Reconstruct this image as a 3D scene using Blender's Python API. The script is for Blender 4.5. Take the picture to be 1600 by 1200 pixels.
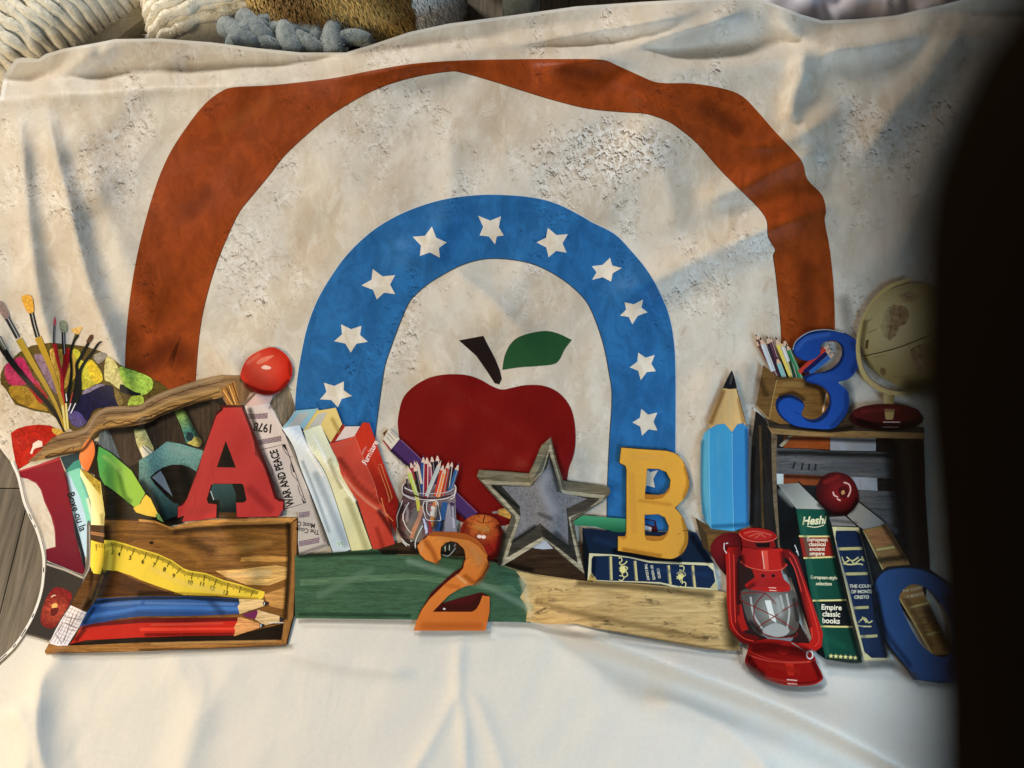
import bpy, math, random
import numpy as np
from mathutils import Vector, Matrix
from mathutils.geometry import tessellate_polygon
random.seed(7)
R = math.radians
scene = bpy.context.scene
for o in list(bpy.data.objects): bpy.data.objects.remove(o)

# ------------------------------------------------------------------ camera
CAM_H, PITCH, FPX = 1.5, 68.0, 1155.0          # metres, degrees below horizontal, focal length in 1600-px units
cam = bpy.data.cameras.new('camera'); cam_ob = bpy.data.objects.new('camera', cam)
scene.collection.objects.link(cam_ob); scene.camera = cam_ob
cam_ob.location = (0, 0, CAM_H); cam_ob.rotation_euler = (R(90 - PITCH), 0, 0)
cam.sensor_width = 36.0; cam.lens = 36.0 * FPX / 1600.0
cam.clip_start = 0.004; cam.clip_end = 60
cam.dof.use_dof = True; cam.dof.focus_distance = 1.58; cam.dof.aperture_fstop = 3.5
scene.render.resolution_x, scene.render.resolution_y = 1024, 768
# ------------------------------------------------------------------ light: a window beyond the far left, ceiling bounce
world = bpy.data.worlds.new('World'); scene.world = world; world.use_nodes = True
world.node_tree.nodes['Background'].inputs[0].default_value = (1.0, 0.97, 0.93, 1)
world.node_tree.nodes['Background'].inputs[1].default_value = 0.15
def area_lamp(name, loc, target, sx, sy, power, col):
    d = bpy.data.lights.new(name, 'AREA'); d.shape = 'RECTANGLE'; d.size = sx; d.size_y = sy
    d.energy = power; d.color = col
    o = bpy.data.objects.new(name, d); scene.collection.objects.link(o); o.location = loc
    o.rotation_euler = (Vector(target) - Vector(loc)).to_track_quat('-Z', 'Y').to_euler()
area_lamp('window_light', (-2.9, 4.3, 2.9), (0.0, 0.6, 0.0), 1.1, 1.1, 285, (1.0, 0.96, 0.89))
area_lamp('left_window_light', (-2.6, -0.7, 1.5), (-0.5, 0.4, 0.0), 1.0, 1.2, 74, (1.0, 0.82, 0.56))
area_lamp('right_window_light', (1.75, -1.0, 1.15), (0.4, 0.15, 0.0), 0.9, 0.9, 46, (0.46, 0.74, 1.0))
scene.view_settings.view_transform = 'Standard'; scene.view_settings.look = 'None'
scene.view_settings.gamma = 1.0; scene.view_settings.exposure = 0.0
scene.view_settings.use_curve_mapping = False

# ------------------------------------------------------------------ measuring helpers
p_ = R(PITCH)
FWD = np.array([0, math.cos(p_), -math.sin(p_)]); UPV = np.array([0, math.sin(p_), math.cos(p_)]); RGT = np.array([1.0, 0, 0])
CAMP = np.array([0, 0, CAM_H])
def at(x, y, z=0.0):
    """point at height z that was measured at (x, y) on the photograph"""
    d = FWD + RGT * ((x - 800) / FPX) - UPV * ((y - 600) / FPX)
    t = (z - CAM_H) / d[2]
    return Vector((CAMP + d * t).tolist())

def lin(h, k=1.0):
    h = h.lstrip('#'); out = []
    for i in (0, 2, 4):
        c = int(h[i:i+2], 16) / 255.0
        c = c / 12.92 if c <= 0.04045 else ((c + 0.055) / 1.055) ** 2.4
        out.append(c * k)
    return np.array(out)

def link(o, parent=None):
    scene.collection.objects.link(o)
    if parent is not None: o.parent = parent
    return o
def tag(o, label=None, cat=None, group=None, kind=None):
    for k, v in (('label', label), ('category', cat), ('group', group), ('kind', kind)):
        if v: o[k] = v
    return o

# ------------------------------------------------------------------ materials
def new_mat(name):
    m = bpy.data.materials.new(name); m.use_nodes = True
    nt = m.node_tree; b = nt.nodes['Principled BSDF']
    return m, nt, b
def N(nt, typ, **kw):
    n = nt.nodes.new(typ)
    for k, v in kw.items():
        if k.startswith('_'): setattr(n, k[1:], v)
        else:
            key = k.replace('__', ' ')
            n.inputs[key].default_value = v
    return n
def mixc(nt, fac, a, b, mode='MIX'):
    n = nt.nodes.new('ShaderNodeMix'); n.data_type = 'RGBA'; n.blend_type = mode
    for i, v in ((0, fac), (6, a), (7, b)):
        if hasattr(v, 'is_linked') or isinstance(v, bpy.types.NodeSocket): nt.links.new(v, n.inputs[i])
        elif i == 0: n.inputs[0].default_value = v
        else: n.inputs[i].default_value = (*v, 1) if len(v) == 3 else v
    return n.outputs[2]
def ramp(nt, src, stops):
    n = nt.nodes.new('ShaderNodeValToRGB'); cr = n.color_ramp
    while len(cr.elements) < len(stops): cr.elements.new(0.5)
    for e, (p, c) in zip(cr.elements, stops):
        e.position = p; e.color = (c, c, c, 1) if not hasattr(c, '__len__') else (*c, 1)
    nt.links.new(src, n.inputs[0]); return n.outputs[0]
def mth(nt, op, a, b=0.0):
    n = nt.nodes.new('ShaderNodeMath'); n.operation = op
    for i, v in ((0, a), (1, b)):
        if isinstance(v, bpy.types.NodeSocket): nt.links.new(v, n.inputs[i])
        else: n.inputs[i].default_value = v
    return n.outputs[0]
def noise(nt, vec, scale, detail=3.0, rough=0.5, dist=0.0):
    n = N(nt, 'ShaderNodeTexNoise', Scale=scale, Detail=detail, Roughness=rough, Distortion=dist)
    if vec is not None: nt.links.new(vec, n.inputs['Vector'])
    return n.outputs['Fac']
def mapping(nt, vec, scale=(1, 1, 1), rotz=0.0, loc=(0, 0, 0)):
    n = nt.nodes.new('ShaderNodeMapping'); n.inputs['Scale'].default_value = scale
    n.inputs['Rotation'].default_value = (0, 0, rotz); n.inputs['Location'].default_value = loc
    nt.links.new(vec, n.inputs['Vector']); return n.outputs[0]

def fabric_mat(kind):
    """satin polyester; the ink colour is on the mesh, the kind adds the printed texture"""
    m, nt, b = new_mat('printed_fabric_' + kind)
    col = N(nt, 'ShaderNodeVertexColor', _layer_name='ink').outputs[0]
    uv = N(nt, 'ShaderNodeAttribute', _attribute_name='print_uv').outputs['Vector']   # 1 unit = 100 photo pixels of print
    geo = nt.nodes.new('ShaderNodeNewGeometry').outputs['Position']
    if kind in ('plaster', 'paint', 'star'):
        st = mapping(nt, uv, (1.0, 0.55, 1.0), 0.12)
        big = noise(nt, st, 0.9, 5, 0.62, 0.5)
        med = noise(nt, mapping(nt, uv, (1, 0.6, 1), -0.2, (7, 3, 0)), 3.6, 7, 0.68, 0.7)
        fin = noise(nt, mapping(nt, uv, (1.25, 0.8, 1), 0.5, (2, 9, 0)), 7.5, 5, 0.62, 0.9)
        fi2 = noise(nt, mapping(nt, uv, (1.1, 0.8, 1), -0.4, (5, 1, 0)), 13, 4, 0.6, 0.8)
        # flaked patch right of the crown of the arch, weaker flaking elsewhere
        dv = nt.nodes.new('ShaderNodeVectorMath'); dv.operation = 'DISTANCE'
        sc = mapping(nt, uv, (0.62, 1.25, 1)); nt.links.new(sc, dv.inputs[0]); dv.inputs[1].default_value = (5.9, 3.0, 0)
        patch = ramp(nt, mth(nt, 'ADD', mth(nt, 'MULTIPLY', dv.outputs['Value'], 0.62), mth(nt, 'MULTIPLY', med, 0.9)), [(0.62, 1.0), (0.95, 0.0)])
        zone = ramp(nt, noise(nt, mapping(nt, uv, (1, 0.62, 1), 0.1, (4, 4, 0)), 0.95, 5, 0.62, 0.3), [(0.50, 0.0), (0.60, 0.8)])
        flake = mth(nt, 'MAXIMUM', patch, zone)
        # palette-knife relief as it is printed: thin lit and dark rims along the edges of the flakes
        def plates(off, sc_, seed):
            v_ = mapping(nt, uv, (1.0, 0.72, 1), 0.35, (seed + off[0], seed * .7 + off[1], 0)); n_ = noise(nt, v_, sc_, 5, 0.60, 0.55)
            return ramp(nt, n_, [(0.44, 0.0), (0.452, 0.33), (0.50, 0.36), (0.512, 0.66), (0.57, 0.70), (0.582, 1.0)])
        e1 = mth(nt, 'SUBTRACT', plates((0, 0), 5.0, 3), plates((0.011, -0.014), 5.0, 3))
        e2 = mth(nt, 'SUBTRACT', plates((0, 0), 15.0, 6), plates((0.010, -0.011), 15.0, 6))
        breakup = ramp(nt, noise(nt, mapping(nt, uv, (1, 1, 1), 0.2, (3, 8, 0)), 6, 4, 0.6), [(0.44, 0.15), (0.58, 1.0)])
        weak = mth(nt, 'MAXIMUM', flake, 0.30)
        emb = mth(nt, 'MULTIPLY', mth(nt, 'ADD', mth(nt, 'MULTIPLY', e1, mth(nt, 'MAXIMUM', mth(nt, 'MULTIPLY', patch, 0.6), mth(nt, 'ADD', mth(nt, 'MULTIPLY', zone, 0.55), 0.20))), mth(nt, 'MULTIPLY', e2, mth(nt, 'MAXIMUM', mth(nt, 'MULTIPLY', patch, 1.4), mth(nt, 'MULTIPLY', zone, 0.45)))), breakup)
        dark = ramp(nt, mth(nt, 'MULTIPLY', emb, -1.0), [(0.03, 0.0), (0.34, 1.0)]); lite = ramp(nt, emb, [(0.03, 0.0), (0.34, 1.0)])
        chp = mth(nt, 'MULTIPLY', plates((0, 0), 5.0, 3), flake)
        if kind == 'plaster':
            tone = mixc(nt, ramp(nt, big, [(0.33, 0.0), (0.66, 1.0)]), (0.82, 0.73, 0.63), (1.03, 1.05, 1.07))
            tone = mixc(nt, ramp(nt, med, [(0.50, 0.0), (0.62, 0.55)]), tone, (1.12, 1.12, 1.12))
            tone = mixc(nt, ramp(nt, med, [(0.30, 0.55), (0.42, 0.0)]), tone, (0.66, 0.55, 0.44))
            col = mixc(nt, 1.0, col, tone, 'MULTIPLY')
            col = mixc(nt, mth(nt, 'MULTIPLY', chp, 0.35), col, (0.74, 0.73, 0.71))
            n_ = nt.nodes.new('ShaderNodeValToRGB'); cr_ = n_.color_ramp
            while len(cr_.elements) < 4: cr_.elements.new(0.5)
            for e_, (p__, c__) in zip(cr_.elements, [(0.0, (.40, .31, .23)), (0.35, (.58, .51, .43)), (0.68, (.70, .67, .63)), (1.0, (.82, .81, .79))]): e_.position = p__; e_.color = (*c__, 1)
            nt.links.new(plates((0, 0), 15.0, 6), n_.inputs[0])
            col = mixc(nt, mth(nt, 'MULTIPLY', mth(nt, 'MAXIMUM', patch, mth(nt, 'MULTIPLY', zone, 0.35)), 0.7), col, n_.outputs[0])
            col = mixc(nt, mth(nt, 'MULTIPLY', lite, 0.25), col, (0.82, 0.80, 0.76))
            col = mixc(nt, mth(nt, 'MULTIPLY', dark, 0.85), col, (0.075, 0.052, 0.036))
        elif kind == 'star':
            tone = mixc(nt, ramp(nt, med, [(0.4, 0.0), (0.6, 1.0)]), (0.86, 0.80, 0.72), (1.06, 1.06, 1.06))
            col = mixc(nt, 1.0, col, tone, 'MULTIPLY')
        else:
            tone = mixc(nt, ramp(nt, med, [(0.40, 0.0), (0.62, 1.0)]), (0.77, 0.75, 0.74), (1.10, 1.08, 1.06))
            col = mixc(nt, 1.0, col, tone, 'MULTIPLY')
            col = mixc(nt, mth(nt, 'MULTIPLY', lite, 0.45), col, mixc(nt, 1.0, col, (1.6, 1.6, 1.6), 'MULTIPLY'))
            col = mixc(nt, mth(nt, 'MULTIPLY', dark, 0.85), col, mixc(nt, 1.0, col, (0.22, 0.22, 0.25), 'MULTIPLY'))
    elif kind in ('wood', 'wood_upright', 'board'):
        sx = (0.5, 6.0, 1) if kind != 'wood_upright' else (6.0, 0.5, 1)
        g1 = noise(nt, mapping(nt, uv, sx, 0.03), 2.6, 8, 0.72, 0.9)
        g2 = noise(nt, mapping(nt, uv, (sx[0] * 2, sx[1] * 2.4, 1), 0.02, (3, 1, 0)), 3.5, 4, 0.6, 0.3)
        g3 = noise(nt, mapping(nt, uv, (sx[0] * 5, sx[1] * 5, 1), 0.05, (1, 4, 0)), 4.0, 4, 0.7, 0.6)
        col = mixc(nt, 1.0, col, mixc(nt, ramp(nt, g3, [(0.3, 0.0), (0.7, 1.0)]), (0.68, 0.66, 0.63), (1.34, 1.32, 1.28)), 'MULTIPLY')
        lo = 0.45 if kind != 'board' else 0.72
        tone = mixc(nt, ramp(nt, g1, [(0.34, 0.0), (0.66, 1.0)]), (lo, lo * 0.93, lo * 0.86), (1.35, 1.30, 1.22))
        col = mixc(nt, 1.0, col, tone, 'MULTIPLY')
        col = mixc(nt, ramp(nt, g2, [(0.60, 0.0), (0.70, 0.75 if kind != 'board' else 0.3)]), col, mixc(nt, 1.0, col, (0.3, 0.26, 0.22), 'MULTIPLY'))
    elif kind == 'weathered':
        g1 = noise(nt, mapping(nt, uv, (0.7, 7.0, 1), 0.0), 2.2, 5, 0.7, 0.8)
        g2 = noise(nt, mapping(nt, uv, (1.0, 3.0, 1), 0.1, (5, 2, 0)), 4.0, 6, 0.75, 0.8)
        z = ramp(nt, noise(nt, mapping(nt, uv, (0.8, 1.6, 1), 0.0, (1, 1, 0)), 1.7, 3), [(0.46, 0.0), (0.62, 1.0)])
        tone = mixc(nt, ramp(nt, g1, [(0.35, 0.0), (0.65, 1.0)]), (0.72, 0.66, 0.56), (1.18, 1.16, 1.12))
        col = mixc(nt, 1.0, col, tone, 'MULTIPLY')
        scr = mth(nt, 'MULTIPLY', ramp(nt, g2, [(0.52, 0.0), (0.60, 1.0)]), z)
        col = mixc(nt, mth(nt, 'MULTIPLY', scr, 0.85), col, (0.03, 0.02, 0.013))
    elif kind == 'felt':
        f = noise(nt, mapping(nt, uv, (1, 0.6, 1), 0.5), 42, 4, 0.7, 1.0)
        col = mixc(nt, 1.0, col, mixc(nt, ramp(nt, f, [(0.35, 0.0), (0.65, 1.0)]), (0.62, 0.62, 0.64), (1.38, 1.36, 1.34)), 'MULTIPLY')
    elif kind == 'daub':
        f = noise(nt, uv, 9, 5, 0.7, 1.5)
        col = mixc(nt, 1.0, col, mixc(nt, ramp(nt, f, [(0.36, 0.0), (0.64, 1.0)]), (0.55, 0.5, 0.48), (1.3, 1.3, 1.25)), 'MULTIPLY')
    else:
        f = noise(nt, uv, 14, 3, 0.6)
        g = noise(nt, uv, 110, 2, 0.6)
        col = mixc(nt, 1.0, col, mixc(nt, f, (0.93, 0.93, 0.93), (1.07, 1.07, 1.07)), 'MULTIPLY')
        col = mixc(nt, 1.0, col, mixc(nt, g, (0.90, 0.90, 0.90), (1.10, 1.10, 1.10)), 'MULTIPLY')
    if kind == 'soft': nt.links.new(nt.nodes['Color Attribute'].outputs[1], b.inputs['Alpha'])
    nt.links.new(col, b.inputs['Base Color'])
    b.inputs['Roughness'].default_value = 0.46; b.inputs['Specular IOR Level'].default_value = 0.07
    
    cr1 = noise(nt, mapping(nt, geo, (1.0, 0.7, 1), 0.6), 9, 3, 0.5, 0.3)
    wv = noise(nt, geo, 900, 2, 0.5)
    cz = noise(nt, mapping(nt, geo, (1.0, 0.7, 1), 0.9, (3, 1, 0)), 6.0, 4, 0.55, 0.5)
    crease = ramp(nt, mth(nt, 'ABSOLUTE', mth(nt, 'SUBTRACT', cz, 0.5)), [(0.0, 1.0), (0.05, 0.0)])
    bp1 = N(nt, 'ShaderNodeBump', Strength=0.26, Distance=0.010); nt.links.new(mth(nt, 'ADD', cr1, mth(nt, 'MULTIPLY', crease, 0.10)), bp1.inputs['Height'])
    bp2 = N(nt, 'ShaderNodeBump', Strength=0.10, Distance=0.0006); nt.links.new(wv, bp2.inputs['Height'])
    nt.links.new(bp1.outputs[0], bp2.inputs['Normal']); nt.links.new(bp2.outputs[0], b.inputs['Normal'])
    return m
FAB = {}
def fab(kind):
    if kind not in FAB: FAB[kind] = fabric_mat(kind)
    return FAB[kind]

# ------------------------------------------------------------------ the cloth surface (height above the floor over the print)
G = 6.0
U0, U1, V0, V1 = -240, 1962, -84, 1404
gu = np.arange(U0, U1 + G, G); gv = np.arange(V0, V1 + G, G)
GU, GV = np.meshgrid(gu, gv)            # rows = v
def sstep(a, b, x):
    t = np.clip((x - a) / (b - a), 0, 1); return t * t * (3 - 2 * t)
ridge_v = np.interp(GU, [-240, 0, 110, 250, 350, 560, 700, 940, 1050, 1180, 1300, 1450, 1960], [158, 152, 146, 134, 130, 112, 97, 92, 104, 96, 80, 55, 30])
vv = GV - (ridge_v - 130) * (1 - sstep(250, 700, GV))
kv = [-90, 20, 60, 85, 108, 128, 150, 190, 300, 500, 700, 840, 900, 960, 1050, 1420]
kh = [0.318, .304, .286, .262, .240, .282, .272, .256, .218, .155, .092, .046, .030, .017, .008, .006]
Hh = np.interp(vv, kv, kh)
def blur(a, n, axis):
    k = np.hanning(2 * n + 3)[1:-1]; k /= k.sum()
    pad = [(0, 0), (0, 0)]; pad[axis] = (n, n)
    ap = np.pad(a, pad, mode='edge')
    return np.apply_along_axis(lambda r: np.convolve(r, k, mode='valid'), axis, ap)
Hh = blur(Hh, 2, 0)
le = np.interp(GV, [-80, 560, 690, 740, 815, 880, 920, 985, 1040, 1100, 1400], [-210, -190, -20, 22, 48, 66, 62, 38, -10, -80, -200])
Hh = 0.006 + (Hh - 0.006) * sstep(-4, 200, GU - le)
Hh = 0.006 + (Hh - 0.006) * (1 - sstep(1640, 1900, GU))

def vnoise(sx, sy, rot, seed):
    rs = np.random.RandomState(seed); n = 128; t = rs.rand(n, n)
    c, s = math.cos(rot), math.sin(rot)
    x = (GU * c + GV * s) / sx; y = (-GU * s + GV * c) / sy
    xi = np.floor(x).astype(int); yi = np.floor(y).astype(int); fx = x - xi; fy = y - yi
    fx = fx ** 3 * (fx * (fx * 6 - 15) + 10); fy = fy ** 3 * (fy * (fy * 6 - 15) + 10)
    g = lambda a, b: t[a % n, b % n]
    return (g(xi, yi) * (1 - fx) + g(xi + 1, yi) * fx) * (1 - fy) + (g(xi, yi + 1) * (1 - fx) + g(xi + 1, yi + 1) * fx) * fy - 0.5
FOLD = 2.0
def ridge(pts, h, wa, wb=None, pw=1.6):
    """a fold in the cloth along pts, h in mm, wa / wb half widths (px) on its two sides"""
    global Hh
    wb = wb or wa
    P = np.array(pts, float)
    P = np.array(catmull(P, False, 6))
    L = np.r_[0, np.cumsum(np.linalg.norm(np.diff(P, axis=0), axis=1))]
    best = np.full(GU.shape, 1e9); side = np.zeros_like(GU); tt = np.zeros_like(GU)
    for i in range(len(P) - 1):
        a, b = P[i], P[i + 1]; d = b - a; l2 = (d * d).sum() + 1e-9
        t = np.clip(((GU - a[0]) * d[0] + (GV - a[1]) * d[1]) / l2, 0, 1)
        ex = GU - a[0] - t * d[0]; ey = GV - a[1] - t * d[1]
        ds = np.hypot(ex, ey); m = ds < best
        best = np.where(m, ds, best); side = np.where(m, np.sign(d[0] * ey - d[1] * ex), side)
        tt = np.where(m, (L[i] + t * (L[i + 1] - L[i])) / L[-1], tt)
    w = np.where(side > 0, wa, wb)
    env = sstep(0, 0.18, tt) * (1 - sstep(0.80, 1.0, tt))
    Hh = Hh + FOLD * h * 0.001 * env * np.exp(-(best / w) ** pw)
def catmull(P, closed, n):
    P = [np.array(p, float) for p in P]; out = []
    m = len(P)
    rng = range(m) if closed else range(m - 1)
    for i in rng:
        p1, p2 = P[i], P[(i + 1) % m]
        p0 = P[(i - 1) % m] if closed or i > 0 else p1 * 2 - p2
        p3 = P[(i + 2) % m] if closed or i + 2 < m else p2 * 2 - p1
        for k in range(n):
            t = k / n
            out.append(0.5 * (2 * p1 + (p2 - p0) * t + (2 * p0 - 5 * p1 + 4 * p2 - p3) * t * t + (3 * p1 - p0 - 3 * p2 + p3) * t ** 3))
    if not closed: out.append(P[-1])
    return out
# folds read from the photograph
ridge([(20, 150), (34, 240), (46, 360), (62, 470), (88, 570), (96, 640)], 9, 30, 22)
ridge([(66, 150), (84, 230), (112, 340), (142, 452), (186, 566), (214, 650)], 11, 34, 20)
ridge([(100, 170), (150, 300), (200, 420), (250, 520)], 8, 40)
ridge([(-60, 160), (-40, 320), (-20, 480), (10, 620), (24, 700)], 8, 26)
ridge([(300, 520), (350, 560), (470, 690), (560, 750), (640, 812), (740, 880), (840, 945)], 13, 26, 20)
ridge([(800, 930), (900, 985), (1060, 1045), (1230, 1110), (1390, 1190), (1560, 1290)], 30, 15, 50, 1.9)
ridge([(590, 380), (700, 420), (800, 500), (860, 560)], 8, 26)
ridge([(640, 560), (760, 620), (860, 690), (930, 760)], 8, 30)
ridge([(690, 640), (800, 700), (900, 780)], 5, 24)
ridge([(470, 250), (600, 330), (720, 400)], 5, 40)
ridge([(1310, 318), (1230, 345), (1130, 385), (1020, 440), (930, 470)], 14, 26, 34)
ridge([(1300, 230), (1220, 262), (1140, 300), (1080, 310)], 10, 22)
ridge([(1330, 160), (1240, 215), (1170, 225), (1080, 180), (1010, 150), (930, 120)], 13, 22, 28)
ridge([(1260, 70), (1250, 120), (1236, 160), (1245, 200)], 10, 14, 18)
ridge([(1180, 10), (1100, 40), (1000, 70), (900, 96), (820, 104)], 14, 18, 24)
ridge([(1130, 8), (1000, 36), (880, 58), (760, 76), (640, 96), (560, 118)], 12, 14, 18)
ridge([(1200, 20), (1260, 60), (1330, 70), (1420, 50), (1480, 20)], 14, 18)
ridge([(1500, 10), (1490, 50), (1450, 110), (1400, 170), (1340, 260)], 9, 26)
ridge([(1560, 40), (1530, 120), (1470, 240), (1420, 360), (1380, 480)], 8, 36)
ridge([(150, 66), (130, 90), (95, 116), (50, 142)], 5, 14, 18)
ridge([(170, 62), (160, 92), (118, 122), (80, 140)], 4, 12, 16)
ridge([(250, 110), (340, 96), (460, 108), (560, 104)], -7, 20)
ridge([(120, 1000), (66, 1060), (60, 1150), (90, 1260)], 8, 20, 34)
ridge([(20, 1090), (40, 1160), (30, 1260)], 10, 22)
ridge([(250, 1010), (300, 1080), (290, 1160), (270, 1260)], 4, 28)
ridge([(380, 1020), (330, 1100), (290, 1200), (280, 1280)], 3, 24)
ridge([(720, 980), (716, 1060), (724, 1130), (730, 1240)], 2.2, 10)
ridge([(720, 1060), (690, 1130), (620, 1250)], 2, 14)
ridge([(724, 1060), (760, 1130), (800, 1250)], 2, 14)
ridge([(420, 1010), (540, 1040), (660, 1052)], 4, 12)
ridge([(1000, 1090), (1100, 1120), (1180, 1180), (1220, 1260)], 6, 18)
ridge([(700, 200), (705, 300), (690, 380)], 4, 26)
ridge([(980, 180), (1040, 280), (1060, 380)], 4, 30)
ridge([(150, 690), (160, 760), (160, 840), (150, 900), (110, 990)], 14, 16, 20)
ridge([(215, 640), (230, 730), (260, 830)], 9, 22)
ridge([(330, 800), (370, 860), (400, 930)], 7, 22)
ridge([(820, 700), (850, 780), (870, 850)], 5, 20)
ridge([(1120, 560), (1100, 700), (1120, 830)], 5, 30)
ridge([(1400, 640), (1360, 760), (1340, 900), (1360, 1040)], 6, 40)
# crisp crests on the folds
for P_, h_, w_ in [([(0, 151), (100, 143), (250, 134), (350, 130), (560, 113), (720, 96)], 2.4, 7), ([(560, 118), (640, 96), (760, 76), (880, 58), (1000, 36), (1130, 8)], 2.4, 7),
        ([(820, 104), (900, 96), (1000, 70), (1100, 40), (1180, 10)], 2.2, 7), ([(900, 92), (980, 90), (1080, 82)], 1.8, 6), ([(1420, 40), (1330, 55), (1262, 78), (1243, 98), (1236, 118), (1226, 140)], 3.0, 8),
        ([(1500, 10), (1502, 40), (1484, 80), (1456, 120), (1420, 180)], 2.4, 8), ([(1470, 18), (1476, 40), (1462, 74), (1440, 110)], 2.2, 7), ([(1340, 60), (1270, 100), (1250, 150), (1215, 205)], 2.0, 8),
        ([(20, 150), (34, 240), (46, 360), (62, 470), (88, 570), (96, 640)], 2.4, 7), ([(66, 150), (84, 230), (112, 340), (142, 452), (186, 566), (214, 650)], 3.0, 7), ([(150, 66), (140, 92), (95, 120), (40, 146)], 2.0, 7),
        ([(860, 958), (900, 982), (1060, 1042), (1230, 1107), (1390, 1187), (1560, 1287)], 3.2, 15), ([(470, 690), (560, 750), (640, 812), (740, 880), (840, 945)], 1.8, 7), ([(1310, 318), (1230, 345), (1130, 385)], 2.0, 8),
        ([(720, 985), (716, 1060), (724, 1130), (730, 1240)], 1.0, 6), ([(720, 1060), (690, 1130), (620, 1250)], 0.8, 6), ([(724, 1060), (760, 1130), (800, 1250)], 0.8, 6), ([(70, 1030), (58, 1100), (64, 1200), (80, 1300)], 2.2, 8),
        ([(300, 1020), (318, 1080), (296, 1150)], 1.0, 7), ([(560, 1030), (640, 1052), (700, 1058)], 0.8, 6), ([(690, 410), (760, 460), (830, 540)], 1.2, 8), ([(700, 600), (800, 660), (880, 730)], 1.2, 8), ([(1215, 210), (1190, 225), (1140, 230)], 1.5, 8)]:
    ridge(P_, h_, max(w_, 9))
amp = 1 - 0.5 * sstep(960, 1060, GV)
Hh = Hh + amp * (0.018 * vnoise(190, 320, 0.9, 3) + 0.007 * vnoise(60, 130, 0.75, 5)) + 0.0022 * vnoise(34, 60, 0.5, 8)
Hh = np.maximum(Hh, 0.004)

# points and normals of the cloth grid
DX = (GU - 800) / FPX; DY = (GV - 600) / FPX
DIR = FWD[None, None] + RGT[None, None] * DX[..., None] - UPV[None, None] * DY[..., None]
PT = CAMP + DIR * ((Hh - CAM_H) / DIR[..., 2])[..., None]
_du = np.gradient(PT, axis=1); _dv = np.gradient(PT, axis=0)
NR = np.cross(_du, -_dv); NR /= np.linalg.norm(NR, axis=2)[..., None]
NR = np.where((NR * DIR).sum(2)[..., None] > 0, -NR, NR)
def on_cloth(u, v):
    u = np.asarray(u, float); v = np.asarray(v, float)
    a = np.clip((u - U0) / G, 0, len(gu) - 1.0001); b = np.clip((v - V0) / G, 0, len(gv) - 1.0001)
    i = np.floor(a).astype(int); j = np.floor(b).astype(int); fu = (a - i)[:, None]; fv = (b - j)[:, None]
    res = []
    for A in (PT, NR):
        p00, p10, p01, p11 = A[j, i], A[j, i + 1], A[j + 1, i], A[j + 1, i + 1]
        lo = p00 + (p10 - p00) * fu + (p01 - p00) * fv
        hi = p11 + (p01 - p11) * (1 - fu) + (p10 - p11) * (1 - fv)
        res.append(np.where(fu + fv <= 1, lo, hi))
    return res[0], res[1]          # the normal is left unscaled so that every printed layer stays parallel to its facet

# ------------------------------------------------------------------ cutting print shapes to the cloth's facets
def halfcut(poly, a, b, c):
    """split a convex polygon by a*u+b*v=c -> (below, above)"""
    lo, hi = [], []
    n = len(poly)
    s = [a * p[0] + b * p[1] - c for p in poly]
    for i in range(n):
        p, q = poly[i], poly[(i + 1) % n]; sp, sq = s[i], s[(i + 1) % n]
        if sp <= 1e-7: lo.append(p)
        if sp >= -1e-7: hi.append(p)
        if (sp < -1e-7 and sq > 1e-7) or (sp > 1e-7 and sq < -1e-7):
            t = sp / (sp - sq); x = (p[0] + (q[0] - p[0]) * t, p[1] + (q[1] - p[1]) * t)
            lo.append(x); hi.append(x)
    return (lo if len(lo) > 2 else None), (hi if len(hi) > 2 else None)
def slices(poly, a, b, G):
    s = [a * p[0] + b * p[1] for p in poly]; k = math.floor(min(s) / G + 1e-6) + 1
    out = []
    while poly is not None and k * G < max(s) - 1e-6:
        lo, poly = halfcut(poly, a, b, k * G)
        if lo: out.append(lo)
        k += 1
    if poly: out.append(poly)
    return out
def area2(p): return abs(sum(p[i][0] * p[i-1][1] - p[i-1][0] * p[i][1] for i in range(len(p))))
def dice(convex, g=G):
    out = []
    for c in convex:
        for s1 in slices(c, 1, 0, g):
            for s2 in slices(s1, 0, 1, g):
                for s3 in slices(s2, 1, 1, g):
                    if area2(s3) > 1e-3: out.append(s3)
    return out
def tris(outer, holes=()):
    loops = [[Vector((p[0], p[1], 0)) for p in outer]] + [[Vector((p[0], p[1], 0)) for p in h] for h in holes]
    flat = [p for l in loops for p in l]
    return [[(flat[i].x, flat[i].y) for i in t] for t in tessellate_polygon(loops)]

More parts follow.
